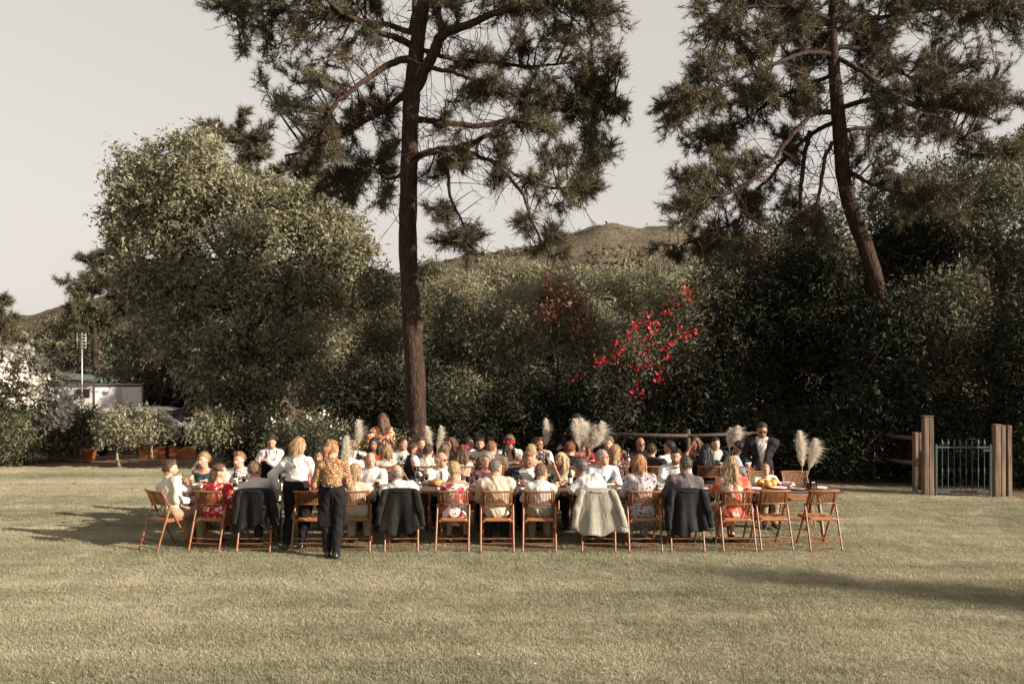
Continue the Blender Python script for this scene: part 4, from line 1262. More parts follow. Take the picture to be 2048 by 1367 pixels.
HC = dict(black=(.012, .010, .009), dark=(.030, .018, .012), brown=(.075, .042, .024), chest=(.10, .052, .028), lbrown=(.16, .10, .055), ginger=(.24, .115, .05), red=(.16, .05, .022),
          blonde=(.29, .185, .09), lblonde=(.38, .27, .155), straw=(.32, .16, .07), grey=(.15, .13, .11), sgrey=(.28, .25, .215), white=(.48, .43, .37), dgrey=(.09, .078, .066))
M_skin = {}
def skin_mat(c):
    if c in M_skin: return M_skin[c]
    m, n, l, b = new_mat('skin')
    f = noise(n, l, coord(n, l), 9, 4)
    l.new(ramp(n, l, f, [(0.3, (c[0] * .88, c[1] * .78, c[2] * .74)), (0.65, c)]), b.inputs['Base Color'])
    b.inputs['Roughness'].default_value = 0.5
    b.inputs['Specular IOR Level'].default_value = 0.35
    b.inputs['Subsurface Weight'].default_value = 0.0
    M_skin[c] = m
    return m
SK = dict(fair=(.46, .275, .195), pink=(.46, .25, .17), mid=(.37, .205, .138), tan=(.29, .15, .095), dark=(.17, .08, .048))
M_eye = plain('eye_white', (.7, .66, .62), .3, .4, .03)
M_dark = plain('eye_dark', (.02, .013, .01), .4, .4, .1)
M_lip = plain('lips', (.42, .14, .12), .45, .4, .08)
M_black_l = plain('black_leather', (.012, .011, .011), .35, .5, .2)
M_tan_l = plain('tan_leather', (.2, .1, .05), .5, .4, .2)
M_lens = plain('dark_lens', (.006, .006, .007), .12, .6, .1)
M_frame = plain('spectacle_frame', (.03, .02, .015), .35, .5, .1)
M_clear = None
def clear_glass(name, tint=(1, 1, 1), rough=0.02):
    m, n, l, b = new_mat(name)
    b.inputs['Base Color'].default_value = (*tint, 1)
    b.inputs['Roughness'].default_value = rough
    b.inputs['Transmission Weight'].default_value = 1.0
    b.inputs['IOR'].default_value = 1.2
    return m

def ik(s, t, l1, l2, pole):
    d = t - s
    L = np.linalg.norm(d)
    if L > (l1 + l2) * 0.995:
        d = d / L * (l1 + l2) * 0.995; L = (l1 + l2) * 0.995; t = s + d
    a = (l1 * l1 - l2 * l2 + L * L) / (2 * L)
    hgt = math.sqrt(max(l1 * l1 - a * a, 1e-6))
    u = d / L
    pv = pole - u * (pole @ u)
    pv /= np.linalg.norm(pv) + 1e-9
    return s + u * a + pv * hgt, t

def fingers(wrist, dirv, side, palm_n, k, spread=0.0, curl=0.5):
    """five fingers rooted in the palm; dirv along the hand, side towards the thumb, palm_n where the fingers curl"""
    out = []
    root0 = wrist + dirv * .085 * k
    for i, (o, ln) in enumerate(((.028, .070), (.010, .078), (-.009, .072), (-.027, .056))):
        r = root0 + side * o * k - dirv * .012 * k
        d1 = unit(dirv + side * o * 3 * spread + palm_n * curl * 0.35)
        d2 = unit(dirv * (1 - curl * .5) + palm_n * curl)
        d3 = unit(dirv * (1 - curl) + palm_n * (curl + .3))
        p1 = r + d1 * ln * .45 * k; p2 = p1 + d2 * ln * .35 * k; p3 = p2 + d3 * ln * .3 * k
        out.append(tube_geo([r, p1, p2, p3], np.array([.0095, .009, .008, .006]) * k, 5, True))
    r = wrist + dirv * .03 * k + side * .028 * k
    p1 = r + unit(dirv * .6 + side * .7 + palm_n * .2) * .035 * k
    p2 = p1 + unit(dirv * .9 + side * .25 + palm_n * .35) * .03 * k
    p3 = p2 + unit(dirv * .9 + palm_n * .4) * .022 * k
    out.append(tube_geo([r, p1, p2, p3], np.array([.012, .0105, .0095, .007]) * k, 5, True))
    return out

def merge(parts):
    V, Q, T, mq, mt, n = [], [], [], [], [], 0
    for (v, q, t, m) in parts:
        V.append(v)
        if q is not None and len(q): Q.append(np.asarray(q) + n); mq.append(np.full(len(q), m))
        if t is not None and len(t): T.append(np.asarray(t) + n); mt.append(np.full(len(t), m))
        n += len(v)
    fl = [np.concatenate(Q)] if Q else []
    fm = list(np.concatenate(mq)) if Q else []
    if T:
        fl.append(np.concatenate(T)); fm += list(np.concatenate(mt))
    return np.concatenate(V), fl, np.array(fm)

people = []
def person(label, x, y, rot, head_top=None, pose='sit', look=None, pitch=5, fem=False, girth=1.0, k=1.0, lean=10, side=0.0, hands=('table', 'table'), skin='fair', hair=('short', 'brown'),
           top=('shirt', None), bottom=('trousers', None), jacket=None, fine=True, feet=None, extras=(), shoes=None, hx=None, hair_scale=1.0):
    """local frame: faces +Y, stands at the origin. Angles in degrees; rot and look are headings (0 away from the camera, 90 picture left)"""
    look = rot if look is None else look
    hv = .021 if fine else .028
    w = girth
    sh = (.168 if fem else .198) * k
    tl = .50 * k
    hipz = (.53 + .0 * k) if pose == 'sit' else .93 * k
    if pose == 'lap': hipz = .66
    lf = R(lean)
    # torso stretch so that the crown of the head is at the height seen in the photograph
    def spine(tl, ls):
        u = A3(math.sin(ls), math.sin(lf) * math.cos(ls), math.cos(lf) * math.cos(ls)); u /= np.linalg.norm(u)
        hip = A3(0, 0, hipz)
        nb = hip + u * tl
        u2 = unit(u * 0.6 + A3(0, .18, .7))
        hc = nb + u2 * .175 * k + A3(0, .015, 0)
        return hip, u, nb, u2, hc
    ls = R(side)
    if hx is not None:                               # sideways lean that brings the head to the wanted place
        for _ in range(4):
            hip, u, nb, u2, hc = spine(tl, ls)
            wx = (rot_z(R(rot)) @ hc)[0]
            ls += np.clip((hx - wx) / 0.65 * (1 if abs(math.cos(R(rot))) < .2 else np.sign(math.cos(R(rot)))), -.3, .3)
            ls = float(np.clip(ls, -.45, .45))
    if head_top is not None:
        for _ in range(3):
            hip, u, nb, u2, hc = spine(tl, ls)
            tl = float(np.clip(tl + (head_top - (hc[2] + .135 * k)) / max(u[2], .5), .40 * k, .60 * k))
    hip, u, nb, u2, hc = spine(tl, ls)
    rt = unit(np.cross(u, A3(0, 0, 1)) * 0 + A3(1, 0, 0) - u * u[0])
    fw = np.cross(u, rt); fw = fw if fw[1] > 0 else -fw
    Rt = np.stack([rt, fw, u], 1)
    Rh = rot_z(R(((look - rot + 180) % 360) - 180)) @ rot_x(R(-pitch))
    sL, sR = nb - u * .055 * k - rt * sh, nb - u * .055 * k + rt * sh
    # ---- arms
    arms = {}
    for s, S0, hd in ((-1, sL, hands[0]), (1, sR, hands[1])):
        if isinstance(hd, str):
            t = {'table': A3(.17 * s, .45, .80), 'tablefar': A3(.22 * s, .56, .81), 'lap': A3(.10 * s, .26, .66), 'face': hc + Rh @ A3(.02 * s, .13, -.10), 'chin': hc + Rh @ A3(.035 * s, .10, -.13),
                 'hang': S0 + A3(.05 * s, .03, -.56), 'up': hc + A3(.10 * s, .22, .02), 'glass': A3(.16 * s, .40, .98), 'hip': hip + A3(.20 * s, .02, .10), 'tray': A3(.20 * s, .38, hipz + .22),
                 'side': A3(.46 * s, .10, .72)}[hd]
        else: t = np.array(hd, float)
        pole = A3(.38 * s, -.4, -.8) if hd not in ('hip',) else A3(1.0 * s, -.5, 0)
        arms[s] = (S0, *ik(S0, t, .285 * k, .255 * k, pole))
    # ---- legs
    legs = {}
    for s in (-1, 1):
        hj = hip + A3(.092 * s * k, .0, -.02)
        if pose in ('sit', 'lap'):
            kn = A3((.10 + .03 * (not fem)) * s * k, .43 * k, hipz - .015)
            an = A3(.12 * s * k, (.40 + .04 * s) * k, .085) if pose == 'sit' else kn + A3(0, .03, -.2)
        else:
            ft = (feet or {}).get(s, (.10 * s, 0.0, 0.0))
            an = A3(ft[0], ft[1] - .03, .085 + ft[2])
            kn, an = ik(hj, an, .43 * k, .42 * k, A3(.05 * s, 1, 0))
        legs[s] = (hj, kn, an)
    # ---- primitives, by region
    g_, a_ = w, .92 if fem else 1.0
    torso = [('e', hip + u * .02, (.158 * g_ * k, .118 * g_ * k, .125 * k), Rt), ('e', hip + u * tl * .34 + fw * .012, (.138 * g_ * a_ * k, .108 * g_ * k, .17 * k), Rt),
             ('e', hip + u * tl * .66 + fw * .004, (.158 * a_ * (0.4 + .6 * g_) * k, .112 * (0.4 + .6 * g_) * k, .165 * k), Rt),
             ('c', sL + rt * .02, sR - rt * .02, .058 * k, .058 * k), ('c', sL + rt * .05 * k + u * .01, nb + u * .03, .045 * k, .05 * k), ('c', sR - rt * .05 * k + u * .01, nb + u * .03, .045 * k, .05 * k)]
    if fem:
        for s in (-1, 1): torso.append(('e', hip + u * tl * .62 + fw * .085 * k + rt * .062 * s * k, (.062 * k, .058 * k, .062 * k), None))
    neck = [('c', nb - u * .02, hc - u2 * .06 * k, (.054 if fem else .062) * k, (.05 if fem else .058) * k)]
    up_, lo_, hand, thigh, calf, foot = [], [], [], [], [], []
    am = (.9 if fem else 1.0) * (0.55 + .45 * g_) * k
    fing = []
    for s in (-1, 1):
        S0, E, H = arms[s]
        up_.append(('c', S0, E, .053 * am, .042 * am))
        lo_.append(('c', E, H, .043 * am, .029 * am))
        dv = unit(H - E)
        if H[2] < .86 and pose == 'sit': dv = unit(dv * A3(1, 1, .35))
        nrm = unit(A3(0, 0, -1) - dv * (-dv[2])) if abs(dv[2]) < .9 else unit(A3(-s, 0, 0) - dv * (-s * dv[0]))
        sd = unit(np.cross(dv, nrm)); sd = sd if sd[0] * s < 0 else -sd
        hand.append(('c', H - dv * .01, H + dv * .03 * k, .027 * k, .028 * k))
        hand.append(('e', H + dv * .052 * k, np.array([.038, .046, .018]) * k, np.stack([sd, dv, nrm], 1)))
        fing += fingers(H, dv, sd, nrm, k, .6, .35 if pose == 'sit' else .5)
        hj, kn, an = legs[s]
        thigh.append(('c', hj, kn, .086 * (0.4 + .6 * g_) * k, .058 * k))
        calf.append(('c', kn, kn + (an - kn) * .35, .056 * k, .057 * k))
        calf.append(('c', kn + (an - kn) * .35, an, .057 * k, .036 * k))
        foot.append(('c', an + A3(0, -.03, -.045), an + A3(.015 * s, .13 * k, -.058), .036 * k, .026 * k))
    allp = [np.array(p[1]) for p in torso + up_ + lo_ + hand + thigh + calf + foot if p[0] == 'c'] + [np.array(p[2]) for p in up_ + lo_ + hand + thigh + calf + foot if p[0] == 'c'] + [hip, nb, hc]
    lo = np.min(allp, 0) - .22; hi = np.max(allp, 0) + .22
    lo[2] = max(lo[2], -.06)
    def grid(h=hv): return Field(lo, hi, h)
    root = empty('person', (x, y, 0), R(rot))
    tag(root, label, 'person', 'guests and staff at the garden dinner')
    # ---- body: one surface, head and fingers included
    f = grid(.021 if pose == 'stand' else .024 if fine else .034)
    for grp in (torso, neck, up_, lo_, hand, thigh, calf, foot):
        for p in grp: f.put(p, .03)
    f.F += .003 * (f.F > -.05)
    V, Q = f.mesh()
    parts = [(V, Q, None, 0)]
    for (v, q, m) in head_parts(fem, fine):
        parts.append(((v * k) @ Rh.T + hc, q, None, m))
    for (v, q, t) in fing: parts.append((v, q, t, 0))
    V, fl, fm = merge(parts)
    link('body', mesh_data('body', V, fl, [skin_mat(SK[skin]), M_eye, M_dark, M_lip], True, None, fm), root)
    # ---- clothing
    def clothe(name, mat, regions, infl, clip=None, extra=(), kk=.04, fold=.004, h=hv):
        f = grid(h)
        for grp, i2 in regions:
            for p in grp: f.put(p, kk, infl + i2)
        for p in extra: f.put(p, .03, 0)
        P = f.pts(np.zeros(3, int), f.n)
        if fold:
            q = P @ Rt
            f.F += fold * (np.sin(q[..., 2] * 46 + 9 * np.sin(q[..., 0] * 11) + 5 * q[..., 1]) + .7 * np.sin(q[..., 0] * 55 + q[..., 2] * 23 + 2))
        if clip is not None: f.F = np.maximum(f.F, clip(P))
        V, Q = f.mesh()
        if len(Q): return link(name, mesh_data(name, V, [Q], mat), root)
    nbz = nb + u * (.02 if fem else .035)
    ring = [('t', nb + u * .035 * k + fw * .012, unit(u - fw * .25), .066 * k, .015 * k)]
    def above_neck(P, o=0.03, slope=.5): return ((P - nb) @ u) - o + ((P - nb) @ fw) * slope
    tk, tm = top
    if tk in ('shirt', 'tee', 'sleeveless', 'dress', 'sundress'):
        reg = [(torso, 0)]
        ex = []
        if tk == 'shirt': reg += [(up_, .008), (lo_, .006)]; ex = ring
        if tk in ('tee', 'dress'):
            reg += [([('c', p[1], p[1] + (p[2] - p[1]) * .62, p[3], p[4] + .014) for p in up_], .010)]
        o = {'shirt': .05, 'tee': .02, 'sleeveless': .0, 'dress': .0, 'sundress': -.055}[tk]
        isd = tk in ('dress', 'sundress')
        if isd:
            if pose in ('sit', 'lap'):
                kn = (legs[-1][1] + legs[1][1]) / 2
                sk = [('c', hip, kn + A3(0, .0, .0), .125 * g_, .10), ('c', legs[-1][0], legs[-1][1], .10 * g_, .075), ('c', legs[1][0], legs[1][1], .10 * g_, .075), ('c', kn, kn + A3(0, .03, -.2), .10, .11)]
            else:
                sk = [('c', hip, hip + A3(0, 0, -.42), .15 * g_, .19), ('c', hip + A3(-.06, 0, -.2), hip + A3(-.1, .03, -.5), .12, .14), ('c', hip + A3(.06, 0, -.2), hip + A3(.1, -.03, -.5), .12, .14)]
            reg += [(sk, 0)]
            bz = (hipz - .28) if pose in ('sit', 'lap') else .40
            clip = lambda P: np.maximum(above_neck(P, o), bz - P[..., 2])
        else:
            bz = hip[2] - .06
            hem = .10
            clip = lambda P: np.maximum(above_neck(P, o) if tk != 'shirt' else above_neck(P, .058, .3), -((P - hip) @ u) - hem)
        if tk in ('shirt',):                          # cuff line
            base_clip = clip
            def clip(P, base_clip=base_clip):
                d = base_clip(P)
                for s in (-1, 1):
                    S0, E, H = arms[s]
                    dv = unit(H - E)
                    near = np.linalg.norm(P - H, axis=-1) < .12
                    d = np.where(near, np.maximum(d, ((P - H) @ dv) + .015), d)
                return d
        clothe({'shirt': 'shirt', 'tee': 'top', 'sleeveless': 'top', 'dress': 'dress', 'sundress': 'dress'}[tk], tm, reg, .012, clip, ex)
    bk, bm = bottom
    if bk == 'trousers' and tk not in ('dress', 'sundress'):
        clothe('trousers', bm or cloth((.03, .028, .03)), [([torso[0]], .0), (thigh, .004), (calf, .004 if fem else .012)], .013, lambda P: np.maximum(((P - hip) @ u) - .10, .07 - P[..., 2]), kk=.03, h=.021 if pose == 'stand' else .025 if fine else .034)
    if bk == 'shorts':
        clothe('shorts', bm, [([torso[0]], .0), (thigh, .012)], .013, lambda P: ((P - hip) @ u) - .10)
    if jacket is not None:
        vest = len(jacket) > 3; jm, sm, op = jacket[:3]                           # cloth, shirt colour beneath is 'top', how far the front stands open
        V0 = nb - u * .30 * k
        def jclip(P):
            d = np.maximum(above_neck(P, .05, .35), -((P - hip) @ u) - .14)
            q = (P - nb)
            zz = -(q @ u); xx = np.abs(q @ rt); yy = q @ fw
            wedge = xx - (.012 + op * np.clip(.40 * k - zz, 0, .5))
            d = np.where(yy > .03, np.maximum(d, -wedge), d)
            for s in (-1, 1):
                S0, E, H = arms[s]
                dv = unit(H - E)
                near = np.linalg.norm(P - H, axis=-1) < .13
                d = np.where(near, np.maximum(d, ((P - H) @ dv) + .03), d)
            return d
        clothe('waistcoat' if vest else 'jacket', jm, [(torso, .004)] if vest else [(torso, .006), (up_, .014), (lo_, .014)], .021, jclip, kk=.045, fold=.006)
    # ---- hair and accessories (in the head's frame)
    Mh = Matrix([[*Rh[i] * k, hc[i]] for i in range(3)] + [[0, 0, 0, 1]])
    def on_head(o):
        o.matrix_local = Mh
        return o
    if hair:
        o = link('hair', hair_mesh(hair[0], HC[hair[1]]), root)
        on_head(o)
    for ex in extras:
        if ex == 'beard' or (isinstance(ex, tuple) and ex[0] == 'beard'):
            cc = HC[ex[1]] if isinstance(ex, tuple) else HC[hair[1]]
            f = Field((-.1, -.05, -.16), (.1, .14, .0), .0105)
            f.put(('e', A3(0, .022, -.068), (.068, .072, .066), None), .02)
            P = f.pts(np.zeros(3, int), f.n)
            f.F = np.maximum(f.F, np.maximum(P[..., 2] + .045 - np.abs(P[..., 0]) * .6, -(P[..., 1] - .0)))
            f.F = np.maximum(f.F, .018 - np.linalg.norm((P - A3(0, .082, -.068)) * A3(.65, .6, 1.5), axis=-1))
            V, Q = f.mesh()
            on_head(link('beard', mesh_data('beard', V, [Q], hair_mat(cc)), root))
        if ex in ('sunglasses', 'glasses'):
            mb = MB()
            for s in (-1, 1):
                if ex == 'sunglasses':
                    v, q = blob_geo((.034 * s, .094, .002), (.027, .007, .019), 10, 5); mb.add(v, q)
                else:
                    a = np.linspace(0, 2 * PI, 13)
                    mb.tube(np.stack([.034 * s + .024 * np.cos(a), np.full(13, .097), .002 + .017 * np.sin(a)], -1), .0028, 5, False)
                mb.tube([(.06 * s, .09, .006), (.082 * s, .02, .006), (.084 * s, -.02, -.002)], .003, 4, False)
            mb.tube([(-.01, .1, .008), (.01, .1, .008)], .003, 5, False)
            on_head(mb.build(ex, M_lens if ex == 'sunglasses' else M_frame, root, True))
        if isinstance(ex, tuple) and ex[0] == 'flowers':
            gq = np.random.default_rng(int(abs(x) * 1000))
            mb = MB()
            a = np.linspace(0, 2 * PI, 15)
            mb.tube(np.stack([.088 * np.cos(a), -.016 + .104 * np.sin(a), .062 + .014 * np.sin(a)], -1), .008, 5, False)
            band = on_head(mb.build('flower_crown', plain('crown_leaves', (.05, .06, .03), .8), root, True))
            fb = MB()
            for t_ in ex[1]:
                c = A3(.092 * math.cos(t_), -.016 + .108 * math.sin(t_), .07 + .014 * math.sin(t_))
                for p_ in range(6):
                    v, q = blob_geo(c + gq.normal(size=3) * .012, (.021, .021, .016), 6, 4); fb.add(v, q)
            link('flowers', fb.data('flowers', ex[2], True), band)
        if isinstance(ex, tuple) and ex[0] == 'tie':
            mb = MB()
            c0 = nb + fw * .098 * k + u * .005; c1 = hip + u * tl * .62 + fw * .132 * g_ * k; c2 = hip + u * tl * .25 + fw * .142 * g_ * k
            mb.tube([c0, c0 * .5 + c1 * .5 + fw * .01, c1, c2], [.016, .02, .028, .032], 8, True, .25)
            mb.build('tie', ex[1], root, True)
        if isinstance(ex, tuple) and ex[0] == 'bowtie':
            mb = MB(); c0 = nb + fw * .092 * k + u * .012
            for s in (-1, 1): mb.tube([c0, c0 + rt * .045 * s], [.008, .02], 6, True, .5)
            mb.build('bow_tie', ex[1], root, True)
        if isinstance(ex, tuple) and ex[0] == 'apron':
            am_ = ex[1]
            bz = .42
            ap = ex[2] if len(ex) > 2 else 'waist'
            def ac(P):
                d = np.maximum(bz - P[..., 2], ((P - hip) @ u) - (.11 if ap == 'waist' else tl * .62))
                d = np.maximum(d, -(P[..., 1] - hip[1]) - (.03 if ap == 'waist' else .02))
                return d
            sk = [('c', hip, hip + A3(0, .02, -.42), .165 * g_, .185)]
            clothe('apron', am_, [(torso, .0), (sk, 0)], .02, ac, fold=.003)
            if ap == 'waist':                         # bow and hanging ribbons at the back
                mb = MB(); c0 = hip + u * .09 - fw * .155 * g_
                for s in (-1, 1):
                    mb.tube([c0, c0 + A3(.05 * s, -.02, .01), c0 + A3(.06 * s, -.015, -.03), c0], [.008, .016, .016, .008], 5, False, .4)
                    mb.tube([c0, c0 + A3(.025 * s, -.03, -.16), c0 + A3(.03 * s, -.01, -.36 + .06 * s)], [.011, .014, .013], 5, True, .25)
                mb.build('apron_strings', am_, root, True)
            else:
                mb = MB()
                for s in (-1, 1):
                    mb.tube([hip + u * tl * .60 + fw * .135 * k + rt * .08 * s, nb + fw * .06 + rt * .085 * s + u * .02, nb - fw * .05 + rt * .07 * s + u * .02], .014, 5, True, .5)
                mb.build('apron_strap', am_, root, True)
    # ---- shoes
    sm = shoes or M_black_l
    for s in (-1, 1):
        hj, kn, an = legs[s]
        f = Field((-.07, -.12, -.02), (.07, .22, .12), .019)
        f.put(('c', A3(0, -.035, .042), A3(0, .12, .032), .042 * k, .036 * k), .02); f.put(('c', A3(0, -.03, .05), A3(0, -.02, .09), .04 * k, .036 * k), .03)
        P = f.pts(np.zeros(3, int), f.n); f.F = np.maximum(f.F, .004 - P[..., 2])
        if s == -1: V_s, Q_s = f.mesh(); me_s = mesh_data('shoe', V_s, [Q_s], sm)
        pz = max(an[2] - .085, 0)
        link('shoe', me_s, root, (an[0], an[1], pz), (R(-35) if pz > .05 else 0, 0, R(-8 * s)))
    people.append((label, x, y, rot))
    return root, hc, arms, Rh
# ------------------------------------------------------------------ fence, gate, yard things
def wood_mat(name, c1, c2, scale=(1, 1, 0.1), sc=14, rough=0.75, spec=0.25, bmp=0.5):
    m, n, l, b = new_mat(name)
    v = coord(n, l, 'Object', scale)
    f = noise(n, l, v, sc, 6, 0.65, 0.8)
    g2 = noise(n, l, coord(n, l), 3, 3)
    c = ramp(n, l, f, [(0.3, c1), (0.7, c2)])
    c = mixc(n, l, ramp(n, l, g2, [(0.35, 0.0), (0.7, 0.45)]), c, [x * 0.55 for x in c1])
    l.new(c, b.inputs['Base Color'])
    b.inputs['Roughness'].default_value = rough
    b.inputs['Specular IOR Level'].default_value = spec
    bump(n, l, b, f, bmp, 0.01)
    return m
M_sleeper = wood_mat('weathered_sleeper_wood', (.085, .055, .038), (.23, .155, .11), (1, 1, .12), 16)
M_rail = wood_mat('fence_rail_wood', (.045, .033, .025), (.11, .08, .058), (.12, 1, 1), 18)
M_iron = plain('green_painted_iron', (.045, .066, .06), .45, .4, .18)
M_terra = plain('terracotta', (.36, .125, .06), .85, .15, .25, 5, 0, .4, 30)
M_white = plain('white_paint', (.62, .58, .55), .5, .35, .06, 3)
M_tyre = plain('tyre_rubber', (.02, .02, .02), .8, .2, .1)
M_glassd = plain('dark_window_glass', (.012, .013, .014), .08, .6, .1)
M_metal = plain('grey_metal', (.35, .33, .31), .4, .5, .1, 8, .6)

# gate posts and iron gate
def sleeper(label, cx, cy, w, h, seed, split):
    r = empty('gate_post', (cx, cy, 0)); tag(r, label, 'post', 'wooden gate posts')
    g = np.random.default_rng(seed)
    for k, (x0, x1) in enumerate(split):
        mb = MB(); mb.box((x0, -.075, -.05), (x1, .075, h - .015 * k), .012)
        V = mb.V[0]; V += g.normal(size=V.shape) * .004
        mb.build('timber', M_sleeper, r)
    if h > 1.5:
        mb = MB(); mb.box((-w / 2 - .01, -.085, h + .002), (w / 2 + .01, .085, h + .02), .006); mb.build('cap', M_sleeper, r)
    return r
YG = 18.55
sleeper('tall weathered timber post left of the iron gate', X_at(1855, YG), YG, .19, 1.6, 1, [(-.095, -.002), (.002, .095)])
sleeper('shorter weathered timber post right of the iron gate', X_at(1997, YG - .3), YG - .3, .2, 1.47, 2, [(-.1, .02), (.025, .1)])
sleeper('thin weathered timber post behind the tall gate post', X_at(1835, YG + .35), YG + .45, .08, 1.25, 3, [(-.04, .04)])
sleeper('thin weathered timber post at the far right of the gate', X_at(2016, YG + .1), YG + .1, .09, 1.42, 4, [(-.045, .045)])
gx0, gx1 = X_at(1870, YG), X_at(1978, YG)
gw = gx1 - gx0
gt = empty('iron_gate', (gx0, YG - .05, 0)); tag(gt, 'green wrought iron garden gate with spear tops', 'gate')
MB().box((0, -.018, .06), (gw, .018, .1), .004).build('bottom_rail', M_iron, gt)
MB().box((0, -.016, .965), (gw, .016, 1.0), .004).build('top_rail', M_iron, gt)
for xx in (0.0, gw):
    MB().box((xx - .02, -.022, .02), (xx + .02, .022, 1.04), .004).build('stile', M_iron, gt)
mb = MB()
mb.tube([(0, 0, .1), (0, 0, .43)], .008, 6, False).tube([(0, 0, .40), (0, 0, .42), (0, 0, .46), (0, 0, .48), (0, 0, .50), (0, 0, .54), (0, 0, .56)], [.008, .016, .011, .02, .011, .016, .008], 8, False)
mb.tube([(0, 0, .56), (0, 0, 1.05)], .008, 6, False)
mb.tube([(0, 0, 1.02), (0, 0, 1.05), (0, 0, 1.075), (0, 0, 1.16)], [.008, .022, .02, .002], 8, True)
mb.tube([(-.032, 0, 1.03), (-.02, 0, 1.05), (0, 0, 1.04), (.02, 0, 1.05), (.032, 0, 1.03)], .006, 5, True)
bar_me = mb.data('bar', M_iron, True)
for k in range(8):
    link('bar', bar_me, gt, (gw * (k + 1) / 9.0, 0, 0))
MB().box((gw - .16, -.04, .9), (gw + .06, -.02, .94), .004).build('latch', M_iron, gt)

# rustic rail fence behind the far table
fence_pts = [(X_at(1180, 21.0), 21.0), (X_at(1376, 20.2), 20.2), (X_at(1570, 21.6), 21.6), (X_at(1720, 21.5), 21.5), (X_at(1838, 19.3), 19.3)]
fr = empty('rail_fence', (fence_pts[0][0], fence_pts[0][1], 0)); tag(fr, 'rustic round-rail wooden fence between the far table and the hedge', 'fence')
o0 = np.array([fence_pts[0][0], fence_pts[0][1], 0])
for k, (fx, fy) in enumerate(fence_pts):
    MB().tube(np.array([(fx, fy, -.05), (fx + .01, fy, .6), (fx, fy, 1.22)]) - o0, [.055, .05, .052], 8).build('fence_post', M_rail, fr, True)
for k in range(len(fence_pts) - 1):
    (ax, ay), (bx, by) = fence_pts[k], fence_pts[k + 1]
    for z0 in (.55, 1.08):
        MB().tube(np.array([(ax, ay - .05, z0), ((ax + bx) / 2, (ay + by) / 2 - .06, z0 - .02), (bx, by - .05, z0)]) - o0, [.04, .042, .036], 7).build('rail', M_rail, fr, True)

# terracotta planters, flower pot
for k, (p0, p1) in enumerate(((283, 334), (343, 388))):
    Yp = 26.4
    x0, x1 = X_at(p0, Yp), X_at(p1, Yp); z0 = float(gz(x0, Yp)) - .02
    r = empty('planter', ((x0 + x1) / 2, Yp, z0)); tag(r, ['long terracotta trough in front of the parked car, left one', 'terracotta trough in front of the parked car, right one'][k], 'planter', 'terracotta troughs')
    hw = (x1 - x0) / 2
    mb = MB(); mb.box((-hw, -.2, 0), (hw, .2, .30), .01); mb.build('trough', M_terra, r)
    mb = MB()
    for (a, b) in (((-hw - .02, -.22, .302), (hw + .02, -.17, .35)), ((-hw - .02, .17, .302), (hw + .02, .22, .35)), ((-hw - .02, -.169, .302), (-hw + .03, .169, .35)), ((hw - .03, -.169, .302), (hw + .02, .169, .35))): mb.box(a, b, .005)
    mb.build('rim', M_terra, r)
    MB().box((-hw + .031, -.168, .301), (hw - .031, .168, .33)).build('soil', M_earth, r)
    g = np.random.default_rng(50 + k)
    P, N, t = crown([(0, 0, .55, hw, .28, .32)], 1500, g, 14, .08, .2)
    V, Fc = leaf_geo(P, N, .1, .4, g, True)
    link('plants', mesh_data('plants', V, [Fc], G_dark, False, t), r)
Yp = 25.0
px_ = X_at(178, Yp)
r = empty('potted_plant', (px_, Yp, 0)); tag(r, 'potted bush in a round terracotta pot beside the driveway', 'plant')
MB().lathe([(.001, 0), (.14, 0), (.2, .27), (.225, .272), (.225, .33), (.2, .332), (.18, .28), (.001, .27)], 20).build('pot', M_terra, r, True)
g = np.random.default_rng(61)
P, N, t = crown([(0, 0, .75, .38, .35, .42), (.05, -.05, 1.15, .22, .22, .25)], 2600, g, 14, .08, .3)
V, Fc = leaf_geo(P, N, .11, .4, g, False)
link('foliage', mesh_data('foliage', V, [Fc], G_mid, False, t), r)
mb = MB(); stems_mesh(mb, A3(0, 0, .28), [(0, 0, .75, .38, .35, .42), (.05, -.05, 1.15, .22, .22, .25)], g, 8, .012); mb.build('stems', M_bark_d, r, True)

# white siding shed with antenna
Ys = 42.0
zs = float(gz(-20, Ys))
x0, x1 = X_at(60, Ys), X_at(193, Ys)
r = empty('shed', ((x0 + x1) / 2, Ys, zs)); tag(r, 'white clapboard shed with a dull green sloping roof behind the oleander', 'building')
hw = (x1 - x0) / 2
top = H_CAM - (762 - Y_HOR) * Ys / F_PX - zs
for k in range(9):
    zb = .05 + k * (top - .05) / 9
    MB().box((-hw, .0 - .015 * (k % 2), zb), (hw, .06, zb + (top - .05) / 9 - .012), .004).build('board', M_white, r)
MB().box((-hw + .02, .062, 0), (hw - .02, 3, top)).build('wall', M_white, r)
V = np.array([(-hw - .3, -.35, top + .28), (hw + .3, -.35, top - .02), (hw + .3, 3.3, top - .02), (-hw - .3, 3.3, top + .28)])
V = np.vstack([V, V + [0, 0, .09]])
link('roof', mesh_data('roof', V, [[[3, 2, 1, 0], [4, 5, 6, 7], [0, 1, 5, 4], [1, 2, 6, 5], [2, 3, 7, 6], [3, 0, 4, 7]]], plain('green_roof_sheet', (.1, .13, .1), .6), False), r)
MB().box((hw - .9, -.06, top - .75), (hw - .3, -.02, top - .35), .01).build('window', M_glassd, r)
Ya = 41.0
r = empty('antenna', (X_at(164, Ya), Ya, zs)); tag(r, 'thin television aerial mast above the shed roof', 'antenna')
ht = H_CAM - (665 - Y_HOR) * Ya / F_PX - zs
MB().tube([(0, 0, 0), (0, 0, ht)], .035, 6).build('mast', M_metal, r, True)
for k in range(5): MB().tube([(-.22, -.05, ht - .1 - k * .14), (.22, -.05, ht - .1 - k * .14)], .022, 5).build('crossbar', M_metal, r, True)
